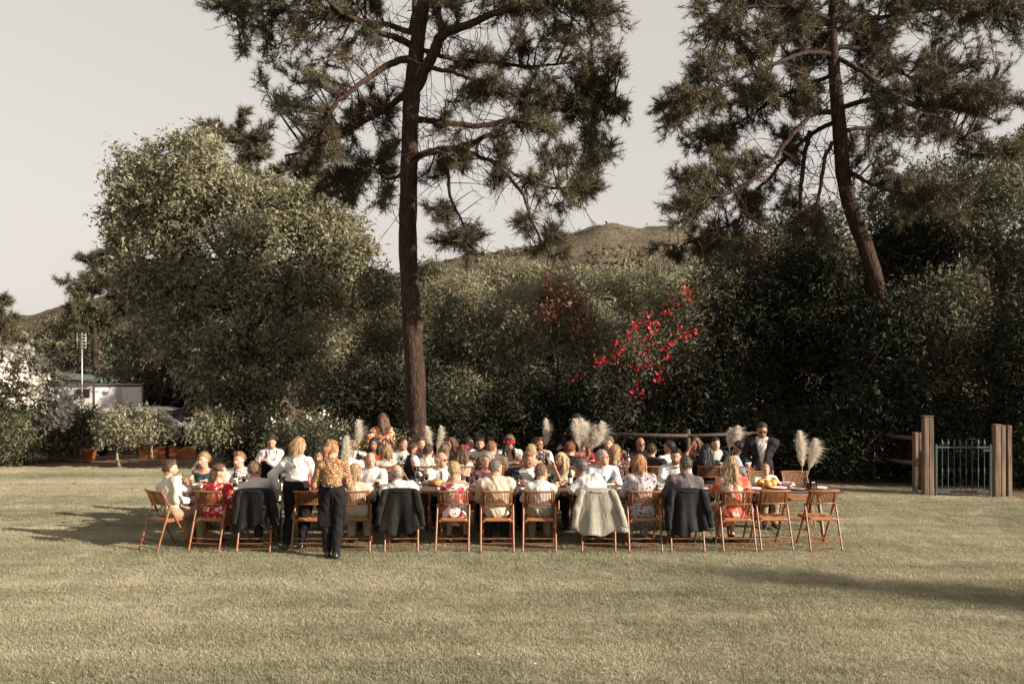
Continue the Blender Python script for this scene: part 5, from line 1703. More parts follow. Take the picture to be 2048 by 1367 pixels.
for s in (-1, 1): MB().tube([(.2 * s, -.05, ht), (.2 * s, -.05, ht - .75)], .018, 5).build('upright', M_metal, r, True)

# small box truck, rear doors to the camera
Yt = 30.3
zt = float(gz(-14, Yt))
xc = X_at(237, Yt); hw = 46 * Yt / F_PX
r = empty('box_truck', (xc, Yt, zt), R(23.5)); tag(r, 'small white box truck with closed double rear doors', 'truck')
zt1 = H_CAM - (770 - Y_HOR) * Yt / F_PX - zt; zt0 = .55
MB().box((-hw, 0, zt0), (hw, 2.9, zt1), .02).build('cargo_box', M_white, r)
for s in (-1, 1):
    d = MB().box((min(s * .02, s * (hw - .05)), -.045, zt0 + .06), (max(s * .02, s * (hw - .05)), -.005, zt1 - .07), .008).build('door', M_white, r)
    MB().tube([(s * .06, -.07, zt0 + .1), (s * .06, -.07, zt1 - .1)], .014, 6).build('lock_bar', M_metal, d, True)
    for zz in (zt0 + .2, (zt0 + zt1) / 2, zt1 - .2): MB().box((s * (hw - .09) - .06, -.062, zz - .03), (s * (hw - .09) + .06, -.046, zz + .03), .003).build('hinge', M_metal, d)
mb = MB(); mb.box((-hw - .02, -.03, zt1 - .05), (hw + .02, .05, zt1 + .02), .005).box((-hw - .022, -.03, zt0), (-hw + .03, .05, zt1 - .051), .005).box((hw - .03, -.03, zt0), (hw + .022, .05, zt1 - .051), .005)
mb.build('door_frame', plain('dark_door_frame', (.06, .05, .045), .5), r)
MB().box((-hw + .1, .1, .3), (hw - .1, 4.3, .54), .02).build('chassis', M_tyre, r)
MB().box((-hw + .08, 3.0, .45), (hw - .08, 4.5, 1.75), .1).build('cab', M_white, r)
for s in (-1, 1):
    for yy in (.7, 3.8):
        MB().tube([(s * (hw - .22), yy, .32), (s * (hw - .02), yy, .32)], .32, 18).build('wheel', M_tyre, r, True)

# parked estate car, seen from its side, nose to the right
Yk = 28.4
zk = float(gz(-11, Yk))
x0, x1 = X_at(172, Yk), X_at(392, Yk) + .5
r = empty('parked_car', ((x0 + x1) / 2, Yk, zk)); tag(r, 'silver parked car half hidden by the small citrus trees', 'car')
Lc = (x1 - x0) / 2
M_car = plain('silver_car_paint', (.42, .4, .38), .3, .5, .04, 2, .35)
prof = [(-Lc, .35), (-Lc, .85), (-Lc + .12, .98), (-Lc + .35, 1.38), (-Lc + .7, 1.44), (.35, 1.45), (.75, 1.38), (1.35, .98), (Lc - .25, .88), (Lc - .03, .72), (Lc, .35)]
def extrude(prof, y0, y1, taper=.12, zt=.95):
    n = len(prof); V = []
    for (yy, sg) in ((y0, 1), (y1, -1)):
        for (xx, zz) in prof:
            V.append((xx, yy + sg * taper * max(0, zz - zt) / .5, zz))
    return V, [[i, (i + 1) % n, n + (i + 1) % n, n + i] for i in range(n)], n
V, Qs, n = extrude(prof, -.85, .85)
bm_ = bpy.data.meshes.new('car_body'); bm_.from_pydata([tuple(v) for v in V], [], Qs + [list(range(n))[::-1], list(range(n, 2 * n))]); bm_.materials.append(M_car)
bo = link('car_body', bm_, r); bo.modifiers.new('round', 'BEVEL').width = .05
for pts in ([(-Lc + .42, 1.0), (-Lc + .55, 1.34), (-.45, 1.36), (-.45, 1.0)], [(-.38, 1.0), (-.38, 1.36), (.32, 1.36), (.62, 1.3), (.95, 1.02)]):
    vv = [(xx, -.87 + .12 * max(0, zz - .95) / .5, zz) for xx, zz in pts]
    vv2 = [(a, b + .02, c) for a, b, c in vv]; k = len(vv)
    me = bpy.data.meshes.new('side_window'); me.from_pydata(vv + vv2, [], [list(range(k))] + [list(range(k, 2 * k))[::-1]] + [[i, (i + 1) % k, k + (i + 1) % k, k + i] for i in range(k)]); me.materials.append(M_glassd)
    link('side_window', me, r)
me = bpy.data.meshes.new('windscreen'); me.from_pydata([(.82, -.72, 1.37), (1.36, -.78, 1.0), (1.36, .78, 1.0), (.82, .72, 1.37)], [], [[0, 1, 2, 3]]); me.materials.append(M_glassd)
ws = link('windscreen', me, r, (.012, 0, .012)); ws.modifiers.new('thick', 'SOLIDIFY').thickness = .01
for xx in (-Lc + .75, Lc - .8):
    for yy in (-.86, .66):
        wv = MB().tube([(xx, yy, .31), (xx, yy + .2, .31)], .31, 20).build('wheel', M_tyre, r, True)
        MB().tube([(xx, yy - .012, .31), (xx, yy - .002, .31)], .18, 14).build('hubcap', M_metal, wv, True)
MB().box((-.42, -.885, .84), (-.28, -.865, .88), .005).build('door_handle', M_metal, r)

# ------------------------------------------------------------------ bamboo folding chairs
M_bam = wood_mat('varnished_bamboo', (.15, .048, .018), (.33, .13, .05), (1, 1, .35), 22, .38, .45, .25)
M_slat = wood_mat('bamboo_slats', (.17, .062, .024), (.36, .17, .07), (1, 1, .2), 30, .42, .4, .25)
def bamboo(mb, a, b, r, knots=4, seg=8):
    a, b = np.array(a, float), np.array(b, float)
    t = np.linspace(0, 1, knots * 4 + 1)
    rr_ = np.where(np.arange(len(t)) % 4 == 0, r * 1.14, r * .97)
    mb.tube(a + (b - a) * t[:, None], rr_, seg, True)
    return mb
chair_parts = []
for s in (-1, 1):
    chair_parts.append(('back_post', bamboo(MB(), (.205 * s, -.235, .875), (.205 * s, .245, .0), .0155, 6).data('back_post', M_bam, True)))
    chair_parts.append(('rear_leg', bamboo(MB(), (.232 * s, -.105, .665), (.236 * s, -.325, .0), .0155, 5).data('rear_leg', M_bam, True)))
yb = lambda z: -.235 + (.875 - z) / .875 * .48
yr = lambda z: -.105 - (.665 - z) / .665 * .22
def curved(mb, z, r, bow=.03, w=.205, dy=0.0):
    t = np.linspace(-1, 1, 13)
    rr_ = np.where(np.arange(13) % 3 == 0, r * 1.15, r)
    mb.tube(np.stack([t * w, yb(z) + dy - bow * (1 - t * t), np.full(13, z)], -1), rr_, 8)
    return mb
chair_parts.append(('top_rail', curved(MB(), .862, .014, .035, .232).data('top_rail', M_bam, True)))
chair_parts.append(('back_rail', curved(MB(), .672, .012, .035, .205, -.02).data('back_rail', M_bam, True)))
mb = MB()
for k in range(17):
    t = (k - 8) / 8.0
    mb.tube([(t * .17, yb(.675) - .02 - .034 * (1 - t * t), .675), (t * .17, yb(.855) - .005 - .034 * (1 - t * t), .855)], .0066, 5, False)
chair_parts.append(('back_slats', mb.data('back_slats', M_slat, True)))
mb = MB()
for s in (-1, 1): mb.tube([(.178 * s, yb(.66) - .028, .66), (.178 * s, yb(.872) - .01, .872)], .013, 7)
chair_parts.append(('back_stile', mb.data('back_stile', M_bam, True)))
for nm, z, rr_ in (('seat_bar', .435, .012), ('rung', .19, .008), ('rung', .125, .008), ('rung', .055, .008)):
    chair_parts.append((nm, bamboo(MB(), (-.235, yr(z), z), (.235, yr(z), z), rr_, 3, 7).data(nm, M_bam, True)))
chair_parts.append(('front_rung', bamboo(MB(), (-.205, yb(.12), .12), (.205, yb(.12), .12), .008, 3, 7).data('front_rung', M_bam, True)))
mb = MB()
for k in range(10): bamboo(mb, (-.2, -.17 + k * .041, .448 + .004 * (k % 2)), (.2, -.17 + k * .041, .448 + .004 * (k % 2)), .0175, 2, 6)
chair_parts.append(('seat_slats', mb.data('seat_slats', M_slat, True)))
mb = MB()
for s in (-1, 1): bamboo(mb, (.19 * s, -.19, .425), (.19 * s, .22, .432), .0135, 3, 7)
chair_parts.append(('seat_side', mb.data('seat_side', M_bam, True)))
def chair(label, x, y, rz, group):
    r = empty('bamboo_chair', (x, y, 0), R(rz)); tag(r, label, 'chair', group)
    for nm, me in chair_parts:
        o = link(nm, me, r)
        if nm in ('back_slats', 'seat_slats', 'seat_side', 'back_stile'): o['kind'] = 'stuff'
    return r

# ------------------------------------------------------------------ tables
M_table = wood_mat('dark_red_table_wood', (.085, .036, .022), (.21, .095, .058), (.12, 1, 1), 9, .5, .4, .3)
TZ = 0.755
def trestle_table(label, x0, x1, y0, y1, seed):
    g = np.random.default_rng(seed)
    r = empty('trestle_table', ((x0 + x1) / 2, (y0 + y1) / 2, 0)); tag(r, label, 'table', 'long wooden trestle tables')
    hw, hd = (x1 - x0) / 2, (y1 - y0) / 2
    n = 5
    for k in range(n):
        a = -hd + 2 * hd * k / n
        MB().box((-hw + g.uniform(0, .006), a + .004, TZ - .035), (hw - g.uniform(0, .006), a + 2 * hd / n - .004, TZ - g.uniform(0, .003)), .005).build('plank', M_table, r)
    for s in (-1, 1): MB().box((s * (hw - .35) - .04, -hd + .04, TZ - .075), (s * (hw - .35) + .04, hd - .04, TZ - .037), .005).build('batten', M_table, r)
    for s in (-1, 1):
        for t in (-1, 1):
            MB().tube([(s * (hw - .3), t * .12, TZ - .076), (s * (hw - .3), t * (hd - .06), .0)], [.03, .026], 6).build('leg', M_table, r)
        MB().tube([(s * (hw - .3), -hd + .2, .25), (s * (hw - .3), hd - .2, .25)], .018, 6).build('leg_brace', M_table, r)
    return r
T1 = (13.86, 14.76); T2 = (16.9, 17.7)
xl, xr = X_at(345, 13.86), X_at(1690, 13.86)
pos1 = ['leftmost', 'second from the left', 'middle', 'second from the right', 'rightmost']
for k in range(5):
    a, b = xl + (xr - xl) * k / 5, xl + (xr - xl) * (k + 1) / 5
    trestle_table('dark wood trestle table, %s of the five in the near row' % pos1[k], a + .004, b - .004, *T1, k)
xl2, xr2 = X_at(655, 17.3), X_at(1512, 17.3)
pos2 = ['leftmost', 'second from the left', 'second from the right', 'rightmost']
for k in range(4):
    a, b = xl2 + (xr2 - xl2) * k / 4, xl2 + (xr2 - xl2) * (k + 1) / 4
    trestle_table('dark wood trestle table, %s of the four in the far row' % pos2[k], a + .004, b - .004, *T2, 10 + k)

# ------------------------------------------------------------------ jackets hung over chair backs
def hung_jacket(label, x, y, rz, mat, seed, drop=.50, flare=.10, skew=0.0):
    g = np.random.default_rng(seed)
    r = empty('draped_jacket', (x, y, 0), R(rz)); tag(r, label, 'jacket', 'jackets hung over the bamboo chairs')
    nu, nv = 41, 34
    U, W_ = np.meshgrid(np.linspace(-1, 1, nu), np.linspace(0, 1, nv), indexing='ij')
    ph = g.random(6) * 6.28
    zt = .892
    # inside flap, over the rail, down the back
    s = W_ * (drop + .26) - .2                         # <0 inside, >0 outside
    wid = .24 + flare * np.clip(s / drop, 0, 1.2) ** 1.3 - .02 * (s < 0)
    Xx = U * wid + skew * np.clip(s, 0, 1)
    over = np.clip((s + .035) / .07, 0, 1)
    yin, yout = yb(.8) + .045, yb(.86) - .055
    Yy = yin + (yout - yin) * over
    fold = (np.sin(U * 5 + ph[0]) * .7 + np.sin(U * 10.5 + ph[1]) * .3 + .35 * np.sin(U * 4 + s * 9 + ph[4])) * .040 * np.clip(s / drop, 0, 1)
    Yy = Yy - np.clip(s, 0, 1) * .10 + fold - .034 * (1 - U * U) * over
    Zz = zt - np.where(s < -.03, -s - .03, np.where(s > .03, s - .03, 0)) + .014 * np.cos(np.clip(s / .035, -1, 1) * PI / 2) - .02 * np.abs(U) ** 3
    hem = .045 * np.sin(U * 3 + ph[2]) + .02 * np.sin(U * 9 + ph[3])
    Zz = Zz + hem * np.clip((s - drop * .75) / (drop * .25), 0, 1)
    V = np.stack([Xx, Yy, Zz], -1).reshape(-1, 3)
    I = (np.arange(nu - 1)[:, None] * nv + np.arange(nv - 1)[None]).ravel()
    o = link('jacket_back', mesh_data('jacket_back', V, [np.stack([I, I + nv, I + nv + 1, I + 1], -1)], mat), r)
    sm_ = o.modifiers.new('thick', 'SOLIDIFY'); sm_.thickness = .012
    for sd in (-1, 1):
        f = Field((-.62, -.62, .1), (.62, .2, .98), .018)
        a = A3(.222 * sd, yout - .01, .86); b = A3((.255 + flare * .35) * sd + skew * .3, yout - .07, .62); c = A3((.25 + flare * .7 + .02 * (sd > 0)) * sd + skew * .5, yout - .10, zt - drop * (.88 + .1 * g.random()))
        f.put(('c', a, b, .05, .052), .03); f.put(('c', b, c, .05, .04), .03)
        P = f.pts(np.zeros(3, int), f.n)
        f.F += .003 * np.sin(P[..., 2] * 34 + 30 * P[..., 0]) + .004 * np.sin(P[..., 0] * 70 + P[..., 2] * 12)
        f.F = np.maximum(f.F, c[2] - P[..., 2])
        V, Q = f.mesh()
        V[:, 1] = yout - .055 + (V[:, 1] - (yout - .055)) * .75
        link('sleeve', mesh_data('sleeve', V, [Q], mat), r)
    mb = MB(); t = np.linspace(-1, 1, 9)
    mb.tube(np.stack([t * .1, np.full(9, yout - .012) - .034, zt - .015 - .012 * (1 - t * t)], -1), [.008] + [.017] * 7 + [.008], 7, True)
    mb.build('collar', mat, r, True)
    return r
# ------------------------------------------------------------------ guests
white_c = cloth((.5, .475, .45)); offwhite = cloth((.46, .42, .36)); black_c = cloth((.007, .0065, .007)); navy = cloth((.010, .012, .019)); char = cloth((.017, .016, .016))
beige = cloth((.42, .36, .27)); ltgrey = cloth((.46, .43, .38)); khaki = cloth((.24, .18, .12)); blue_l = cloth((.36, .43, .52)); jeans = cloth((.05, .06, .09)); teal = cloth((.015, .045, .05)); cream = cloth((.6, .53, .42)); redc = cloth((.42, .03, .035)); olive_c = cloth((.2, .19, .12)); blush = cloth((.5, .34, .27)); purple = cloth((.11, .05, .075)); brown_c = cloth((.12, .08, .055))
pinkc = cloth((.5, .2, .18)); greyj = cloth((.27, .245, .205)); darkjk = cloth((.007, .0056, .0047), rough=.7); navyjk = cloth((.0045, .0048, .0062), rough=.7); blackjk = cloth((.0045, .0042, .0042), rough=.7)
speck = pattern('dots', (.6, .55, .47), [((.2, .16, .12), .3, 2.2), ((.3, .26, .22), .25, 3.1)], 38)
redflor = pattern('floral', (.4, .02, .03), [((.75, .62, .55), .42, .6), ((.05, .07, .03), .3, 1.3), ((.6, .12, .12), .3, .9)], 22)
whiteflor = pattern('floral', (.68, .65, .6), [((.42, .06, .08), .5, .45), ((.1, .12, .07), .28, 1.2), ((.5, .2, .18), .3, .8)], 17)
leopard = pattern('dots', (.2, .095, .05), [((.55, .38, .2), .42, 1.0), ((.06, .03, .02), .26, 1.7)], 42)
dotted = pattern('dots', (.5, .46, .44), [((.12, .09, .11), .38, 1.0), ((.2, .13, .12), .3, 1.8)], 34)
lilac = pattern('dots', (.36, .32, .33), [((.06, .04, .07), .4, .8), ((.55, .5, .48), .32, 1.3), ((.2, .1, .12), .3, 1.7)], 26)
darkpais = pattern('dots', (.09, .075, .08), [((.2, .18, .18), .35, 1.0), ((.03, .025, .03), .3, 1.9)], 44)
redpink = pattern('floral', (.66, .48, .39), [((.68, .1, .06), .55, .34), ((.72, .2, .12), .45, .55), ((.25, .05, .04), .25, .9)], 16)
bluesh = pattern('dots', (.46, .49, .56), [((.18, .2, .3), .3, 1.2), ((.66, .64, .62), .35, .8)], 34)
greenp = pattern('dots', (.34, .35, .24), [((.12, .13, .07), .36, 1.0), ((.5, .48, .36), .3, 1.6)], 30)
orangeflor = pattern('floral', (.045, .03, .03), [((.75, .16, .06), .55, .42), ((.75, .62, .45), .45, .6), ((.7, .32, .14), .4, .8)], 20)
creamflor = pattern('floral', (.58, .5, .4), [((.5, .12, .1), .3, .8), ((.1, .14, .12), .28, 1.1)], 16)
floralsh = pattern('floral', (.05, .04, .045), [((.5, .45, .4), .35, .9), ((.4, .08, .1), .3, 1.2)], 22)
F_crim = plain('red_flower', (.58, .02, .04), .7, .2, .25, 20)

YA, YBr, YCr, YDr = 13.29, 15.2, 16.42, 18.12
CH_A, CH_O = 'bamboo chairs of the near row', 'bamboo chairs around the tables'
def topz(py, Y): return H_CAM - (py - Y_HOR) * Y / F_PX

def seatA(label, cx, px, py, look, rz=0, cy=13.325, clab=None, dy=0.0, **k):
    """near-row guest, back to the camera"""
    X = X_at(cx, 13.05)
    rz = rz or {705: 2.5, 906: -2.4, 993: 1.8, 1080: -1.8, 1289: 2.4}.get(cx, 0)
    chair(clab, X, cy, rz, CH_A)
    c, s = math.cos(R(rz)), math.sin(R(rz))
    bx, by = X - s * (.03 + dy), cy + c * (.03 + dy)
    k.setdefault('lean', 8)
    hd = by + .12
    return person(label, bx, by, rz, topz(py, hd), look=look, hx=X_at(px, hd) - bx, **k)

def seatF(label, px, py, Y, rz, look, clab, with_chair=True, **k):
    """guest placed by the head"""
    X = X_at(px, Y - .1 if abs(rz) > 90 else Y + .1)
    fy = -1 if abs(rz) > 90 else 1
    if with_chair: chair(clab, X, Y + .03 * -fy * -1 if False else Y - .03 * fy, rz, CH_O)
    k.setdefault('lean', 8)
    return person(label, X, Y, rz, topz(py, Y + .1 * fy), look=look, hx=X_at(px, Y + .1 * fy) - X, **k)

def lab(who): return 'bamboo folding chair under ' + who

# ---- near row, left to right
seatA('man in a cream speckled shirt and khaki trousers on the leftmost chair', 322, 336, 920, -62, -38, hair=('quiff', 'brown'), top=('shirt', speck), bottom=('trousers', khaki), girth=1.12, skin='pink', lean=9, hands=('table', 'lap'),
      clab='turned bamboo folding chair at the left end of the near row', shoes=M_tan_l, extras=(('beard', 'brown'),))
seatA('woman in a red floral dress, second from the left in the near row', 418, 441, 927, -85, -12, hair=('braid', 'chest'), top=('dress', redflor), fem=True, skin='fair', hands=('tablefar', 'lap'), clab=lab('the woman in the red floral dress'))
seatA('man in a white shirt with a black jacket over his chair', 508, 509, 921, -25, 0, hair=('short', 'lbrown'), top=('shirt', white_c), hands=('table', 'table'), clab=lab('the man in white, black jacket over its back'), skin='pink')
hung_jacket('black jacket over the third chair from the left', X_at(508, 13.0), 13.325, 0, blackjk, 1, .50, .07, .06)
chair('empty bamboo folding chair beside the waitress in the leopard blouse', X_at(617, 13.05), 13.325, 0, CH_A)
seatA('woman in a beige top just right of the leopard-blouse waitress', 705, 711, 929, -35, 0, hair=('bob', 'blonde'), top=('tee', beige), fem=True, bottom=('trousers', beige), hands=('table', 'table'), clab=lab('the woman in the beige top'))
seatA('man in glasses and white shirt, dark brown jacket over his chair', 800, 789, 928, 52, 4, hair=('balding', 'sgrey'), top=('shirt', white_c), hands=('table', 'tablefar'), extras=('glasses',), skin='pink', girth=1.1, clab=lab('the man in glasses, dark brown jacket over its back'))
hung_jacket('dark brown jacket over the chair of the man in glasses', X_at(800, 13.0), 13.325, 0, darkjk, 2, .56, .09, .0)
seatA('woman in a sleeveless white dress with red flowers', 906, 910, 921, -30, 0, hair=('short', 'lblonde'), top=('sundress', whiteflor), fem=True, skin='mid', hands=('table', 'table'), girth=1.05, clab=lab('the woman in the white flowered dress'))
seatA('man in a pale beige suit jacket, back to the camera', 993, 992, 917, -48, 0, hair=('short', 'grey'), top=('shirt', white_c), jacket=(beige, None, .2), bottom=('trousers', char), hands=('table', 'tablefar'), girth=1.15, skin='pink', clab=lab('the man in the beige suit'))
seatA('woman in a white cardigan and khaki trousers', 1080, 1084, 926, -40, 0, hair=('short', 'lbrown'), top=('shirt', white_c), fem=True, bottom=('trousers', khaki), hands=('table', 'tablefar'), girth=1.1, extras=('glasses',), clab=lab('the woman in the white cardigan'))
seatA('man in a white shirt leaning left, pale grey jacket over his chair', 1200, 1158, 918, 38, -4, hair=('curly', 'grey'), top=('shirt', white_c), hands=('tablefar', 'table'), girth=1.15, skin='tan', clab=lab('the man leaning left, grey jacket over its back'), bottom=('trousers', char))
hung_jacket('pale grey linen jacket spread over a near-row chair', X_at(1198, 13.0), 13.325, -4, greyj, 3, .57, .15, .05)
seatA('woman in a lilac patterned outfit, back to the camera', 1289, 1280, 907, -30, 0, hair=('bob', 'straw'), top=('shirt', lilac), fem=True, bottom=('trousers', lilac), hands=('table', 'table'), girth=1.22, clab=lab('the woman in the lilac patterned outfit'), extras=('sunglasses',))
seatA('man in a dark patterned shirt, navy jacket over his chair', 1375, 1370, 911, 30, 0, hair=('short', 'dgrey'), top=('shirt', darkpais), hands=('table', 'table'), girth=1.2, skin='tan', clab=lab('the man in the dark patterned shirt, navy jacket over its back'))
hung_jacket('navy black jacket over the chair of the man in the patterned shirt', X_at(1376, 13.0), 13.325, 0, navyjk, 4, .58, .06, .03)
seatA('woman in a cream dress with large red flowers holding up her hand', 1476, 1462, 911, -18, 3, hair=('long', 'blonde'), top=('dress', redpink), fem=True, hands=('table', (.26, .42, .96)), clab=lab('the woman in the cream dress with large red flowers'))
chair('empty bamboo folding chair, second from the right end of the near row', X_at(1550, 13.05), 13.38, 7, CH_A)
chair('empty bamboo folding chair at the right end of the near row', X_at(1650, 13.05), 13.40, 6, CH_A)
chair('empty bamboo folding chair across the table at its right end', X_at(1598, 15.15), 15.2, 180, CH_O)

# ---- standing staff
person('waitress in leopard print blouse and black trousers walking up to the table', X_at(664, 12.72), 12.72, 4, topz(883, 12.72), 'stand', look=-22, pitch=8, fem=True, lean=3, hair=('pony', 'straw'), top=('shirt', leopard), bottom=('trousers', black_c), hands=((-.16, .26, 1.0), (.14, .28, 1.0)),
       feet={-1: (-.06, -.02, .0), 1: (.07, -.10, .0)}, extras=(('apron', black_c),), girth=.96)
person('waitress in a white blouse and black trousers leaning over the table', X_at(592, 13.22), 13.22, -8, topz(888, 13.3), 'stand', look=-45, pitch=14, fem=True, lean=10, hair=('bob', 'blonde'), top=('shirt', white_c), bottom=('trousers', black_c), hands=((-.24, -.02, .86), (.23, .38, .90)),
       feet={-1: (-.12, -.05, 0), 1: (.08, .06, 0)}, girth=1.1)
person('waitress in a patterned blouse and black bib apron across the table', X_at(541, 15.72), 15.72, -160, topz(872, 15.6), 'stand', look=-170, pitch=24, fem=True, lean=20, k=.92, hair=('bun', 'dark'), top=('shirt', dotted), bottom=('trousers', black_c), hands=((.10, .42, 1.06), (.26, .30, 1.0)), skin='mid', extras=(('apron', black_c, 'bib'),))
person('man in a black suit and sunglasses standing behind the table', X_at(1524, 15.72), 15.72, 165, topz(843, 15.72), 'stand', look=172, pitch=22, lean=7, hair=('short', 'dark'), top=('shirt', white_c), jacket=(char, None, .2), bottom=('trousers', black_c), hands=((.14, .12, .88), (.24, .20, .95)), skin='tan', extras=('sunglasses',))
person('woman in an orange floral dress standing at the foot of the pine', X_at(765, 19.3), 19.3, 10, topz(834, 19.3), 'stand', look=35, pitch=4, fem=True, lean=0, hair=('straight', 'chest'), top=('dress', orangeflor), hands=((-.42, .15, 1.05), 'hang'), skin='tan')
person('barman in dark clothes half hidden behind the largest pampas bunch', X_at(1158, 19.1), 19.1, 150, topz(857, 19.1), 'stand', look=110, pitch=25, lean=8, hair=('short', 'black'), top=('shirt', char), hands=((-.1, .35, 1.25), (.35, .15, .95)), skin='mid')

# ---- far side of the near table, facing the camera
PB = dict(hands=('table', 'table'))
person('toddler in white sitting on a lap at the left end of the table', X_at(357, 13.72), 13.62, -40, topz(950, 13.72), 'lap', look=-60, k=.56, hair=('baby', 'lblonde'), top=('tee', white_c), bottom=('trousers', cloth((.3, .25, .22))), hands=((-.1, .18, .9), (.1, .18, .9)), lean=4)
seatF('woman in a sleeveless dark teal top facing the camera', 407, 910, YBr, 180, 158, lab('the woman in the teal top'), hair=('bun' if False else 'short', 'blonde'), top=('sleeveless', teal), fem=True, skin='pink', **PB)
seatF('man in a dotted pale shirt right of the teal top', 478, 906, YBr, 180, 160, lab('the man in the dotted shirt'), hair=('quiff', 'ginger'), top=('shirt', dotted), bottom=('trousers', jeans), **PB)
seatF('guest in a red top behind the bottles between the two front waitresses', 638, 896, YBr + .1, 180, 175, lab('the guest in red behind the bottles'), hair=('bob', 'black'), top=('tee', redc), fem=True, skin='tan', **PB)
seatF('man in a white shirt looking down, right of the leopard-blouse waitress', 741, 909, YBr, 180, 196, lab('the man in white looking down'), hair=('balding', 'ginger'), top=('shirt', white_c), pitch=18, skin='pink', **PB)
seatF('man in sunglasses, cream suit and dark tie', 883, 902, YBr - .05, -172, -112, lab('the man in the cream suit'), hair=('balding', 'white'), top=('shirt', white_c), jacket=(offwhite, None, .3), bottom=('trousers', char), extras=('sunglasses', ('tie', char)), skin='pink', girth=1.15, hands=('table', 'tablefar'))
seatF('woman in glasses and a purple top', 975, 906, YBr, 180, 125, lab('the woman in purple'), hair=('short', 'sgrey'), top=('tee', purple), fem=True, extras=('glasses',), skin='pink', **PB)
seatF('man in a navy suit jacket with open white collar', 1056, 908, YBr, 180, -148, lab('the man in the navy jacket'), hair=('quiff', 'ginger'), top=('shirt', white_c), jacket=(navy, None, .34), bottom=('trousers', navy), extras=(('beard', 'ginger'),), pitch=10, skin='tan', **PB)
seatF('woman in a green patterned top resting one hand high', 1121, 908, YBr, 172, 130, lab('the woman in the green patterned top'), hair=('frontlong', 'lblonde'), top=('tee', greenp), fem=True, skin='tan', hands=((.06, .35, 1.0), 'table'))
seatF('man with glasses in a pale blue patterned shirt', 1206, 898, YBr, 180, -125, lab('the man in the pale blue shirt'), hair=('short', 'sgrey'), top=('shirt', bluesh), extras=('glasses',), pitch=-6, skin='pink', girth=1.1, **PB)
seatF('man in a white shirt and black bow tie', 1351, 896, YBr, 176, 168, lab('the man with the bow tie'), hair=('quiff', 'dark'), top=('shirt', white_c), extras=(('bowtie', black_c), ('beard', 'dark')), pitch=10, skin='mid', **PB)
seatF('small child in a cream top behind the oranges', 1532, 936, 15.16, 180, 176, lab('the small child behind the oranges'), hair=('baby', 'lblonde'), top=('tee', cream), bottom=('trousers', khaki), k=.72, hands=((-.12, .25, .8), (.12, .25, .8)), pitch=14)

# ---- near side of the far table, backs to the camera
LO = dict(fine=False)
seatF('man in a white shirt, back to us, beside the leftmost pampas plumes', 699, 894, YCr, 0, -30, lab('the man in white beside the leftmost pampas'), hair=('short', 'black'), top=('shirt', white_c), skin='dark', **LO)
seatF('woman in a cream flowered top, back to us', 774, 898, YCr, 0, -8, lab('the woman in the cream flowered top'), hair=('bob', 'blonde'), top=('tee', creamflor), fem=True, **LO)
seatF('man in a black waistcoat and white shirt with hand to his mouth', 823, 887, YCr - .1, -70, -100, lab('the man in the black waistcoat'), hair=('short', 'brown'), top=('shirt', white_c), extras=(('beard', 'brown'),), hands=('face', (.1, .35, .8)), skin='mid', jacket=(black_c, None, .12, 'vest'), **LO)
seatF('man in a light grey suit, back to us', 857, 892, YCr, -6, -20, lab('the man in the light grey suit'), hair=('short', 'brown'), top=('shirt', white_c), jacket=(ltgrey, None, .2), girth=1.08, **LO)
seatF('woman in a strapless blush dress, back to us beside the pampas pair', 889, 886, YCr + .05, 0, -15, lab('the woman in the strapless blush dress'), hair=('long', 'lbrown'), top=('sundress', blush), fem=True, **LO)
seatF('woman in a red flower headband and strapless cream dress, back to us', 925, 888, YCr, 0, -5, lab('the woman with the red headband'), hair=('straight', 'chest'), top=('sundress', cream), fem=True, skin='mid', extras=(('flowers', [0.4, 2.7, 3.5, 5.9], F_crim),), **LO)
seatF('man in a brown jacket, back to us', 984, 881, YCr, 0, -30, lab('the man in the brown jacket'), hair=('short', 'ginger'), top=('shirt', white_c), jacket=(brown_c, None, .2), **LO)
seatF('woman in a strapless pink dress, back to us', 1064, 897, YCr, 0, -35, lab('the woman in the strapless pink dress'), hair=('short', 'lblonde'), top=('sundress', pinkc), fem=True, skin='pink', **LO)
seatF('man in a black suit seated beside the largest pampas bunch, back to us', 1141, 884, YCr, 0, -25, lab('the man in the black suit, back to us'), hair=('curly', 'red'), top=('shirt', white_c), jacket=(black_c, None, .2), **LO)
seatF('woman in a dark flower-print dress lifting a hand, back to us', 1231, 892, YCr, -10, -45, lab('the woman in the dark flower-print dress'), hair=('long', 'blonde'), top=('dress', floralsh), fem=True, hands=('table', 'glass'), skin='tan', **LO)
seatF('man in a charcoal suit, back to us', 1303, 886, YCr, 0, -10, lab('the man in the charcoal suit'), hair=('short', 'brown'), top=('shirt', white_c), jacket=(char, None, .2), girth=1.05, **LO)
seatF('man in a white shirt looking left, at the far table', 1339, 880, YCr + .15, 20, 62, lab('the man in white looking left'), hair=('short', 'dark'), top=('shirt', white_c), skin='tan', **LO)
seatF('woman in a black dress, back to us', 1412, 886, YCr, 0, 5, lab('the woman in the black dress'), hair=('long', 'black'), top=('dress', black_c), fem=True, skin='mid', **LO)
seatF('man in a light blue shirt turning left, near the standing black suit', 1478, 881, YCr, 10, 60, lab('the man in the light blue shirt'), hair=('short', 'dark'), top=('shirt', blue_l), bottom=('trousers', navy), pitch=12, skin='tan', girth=1.08, **LO)

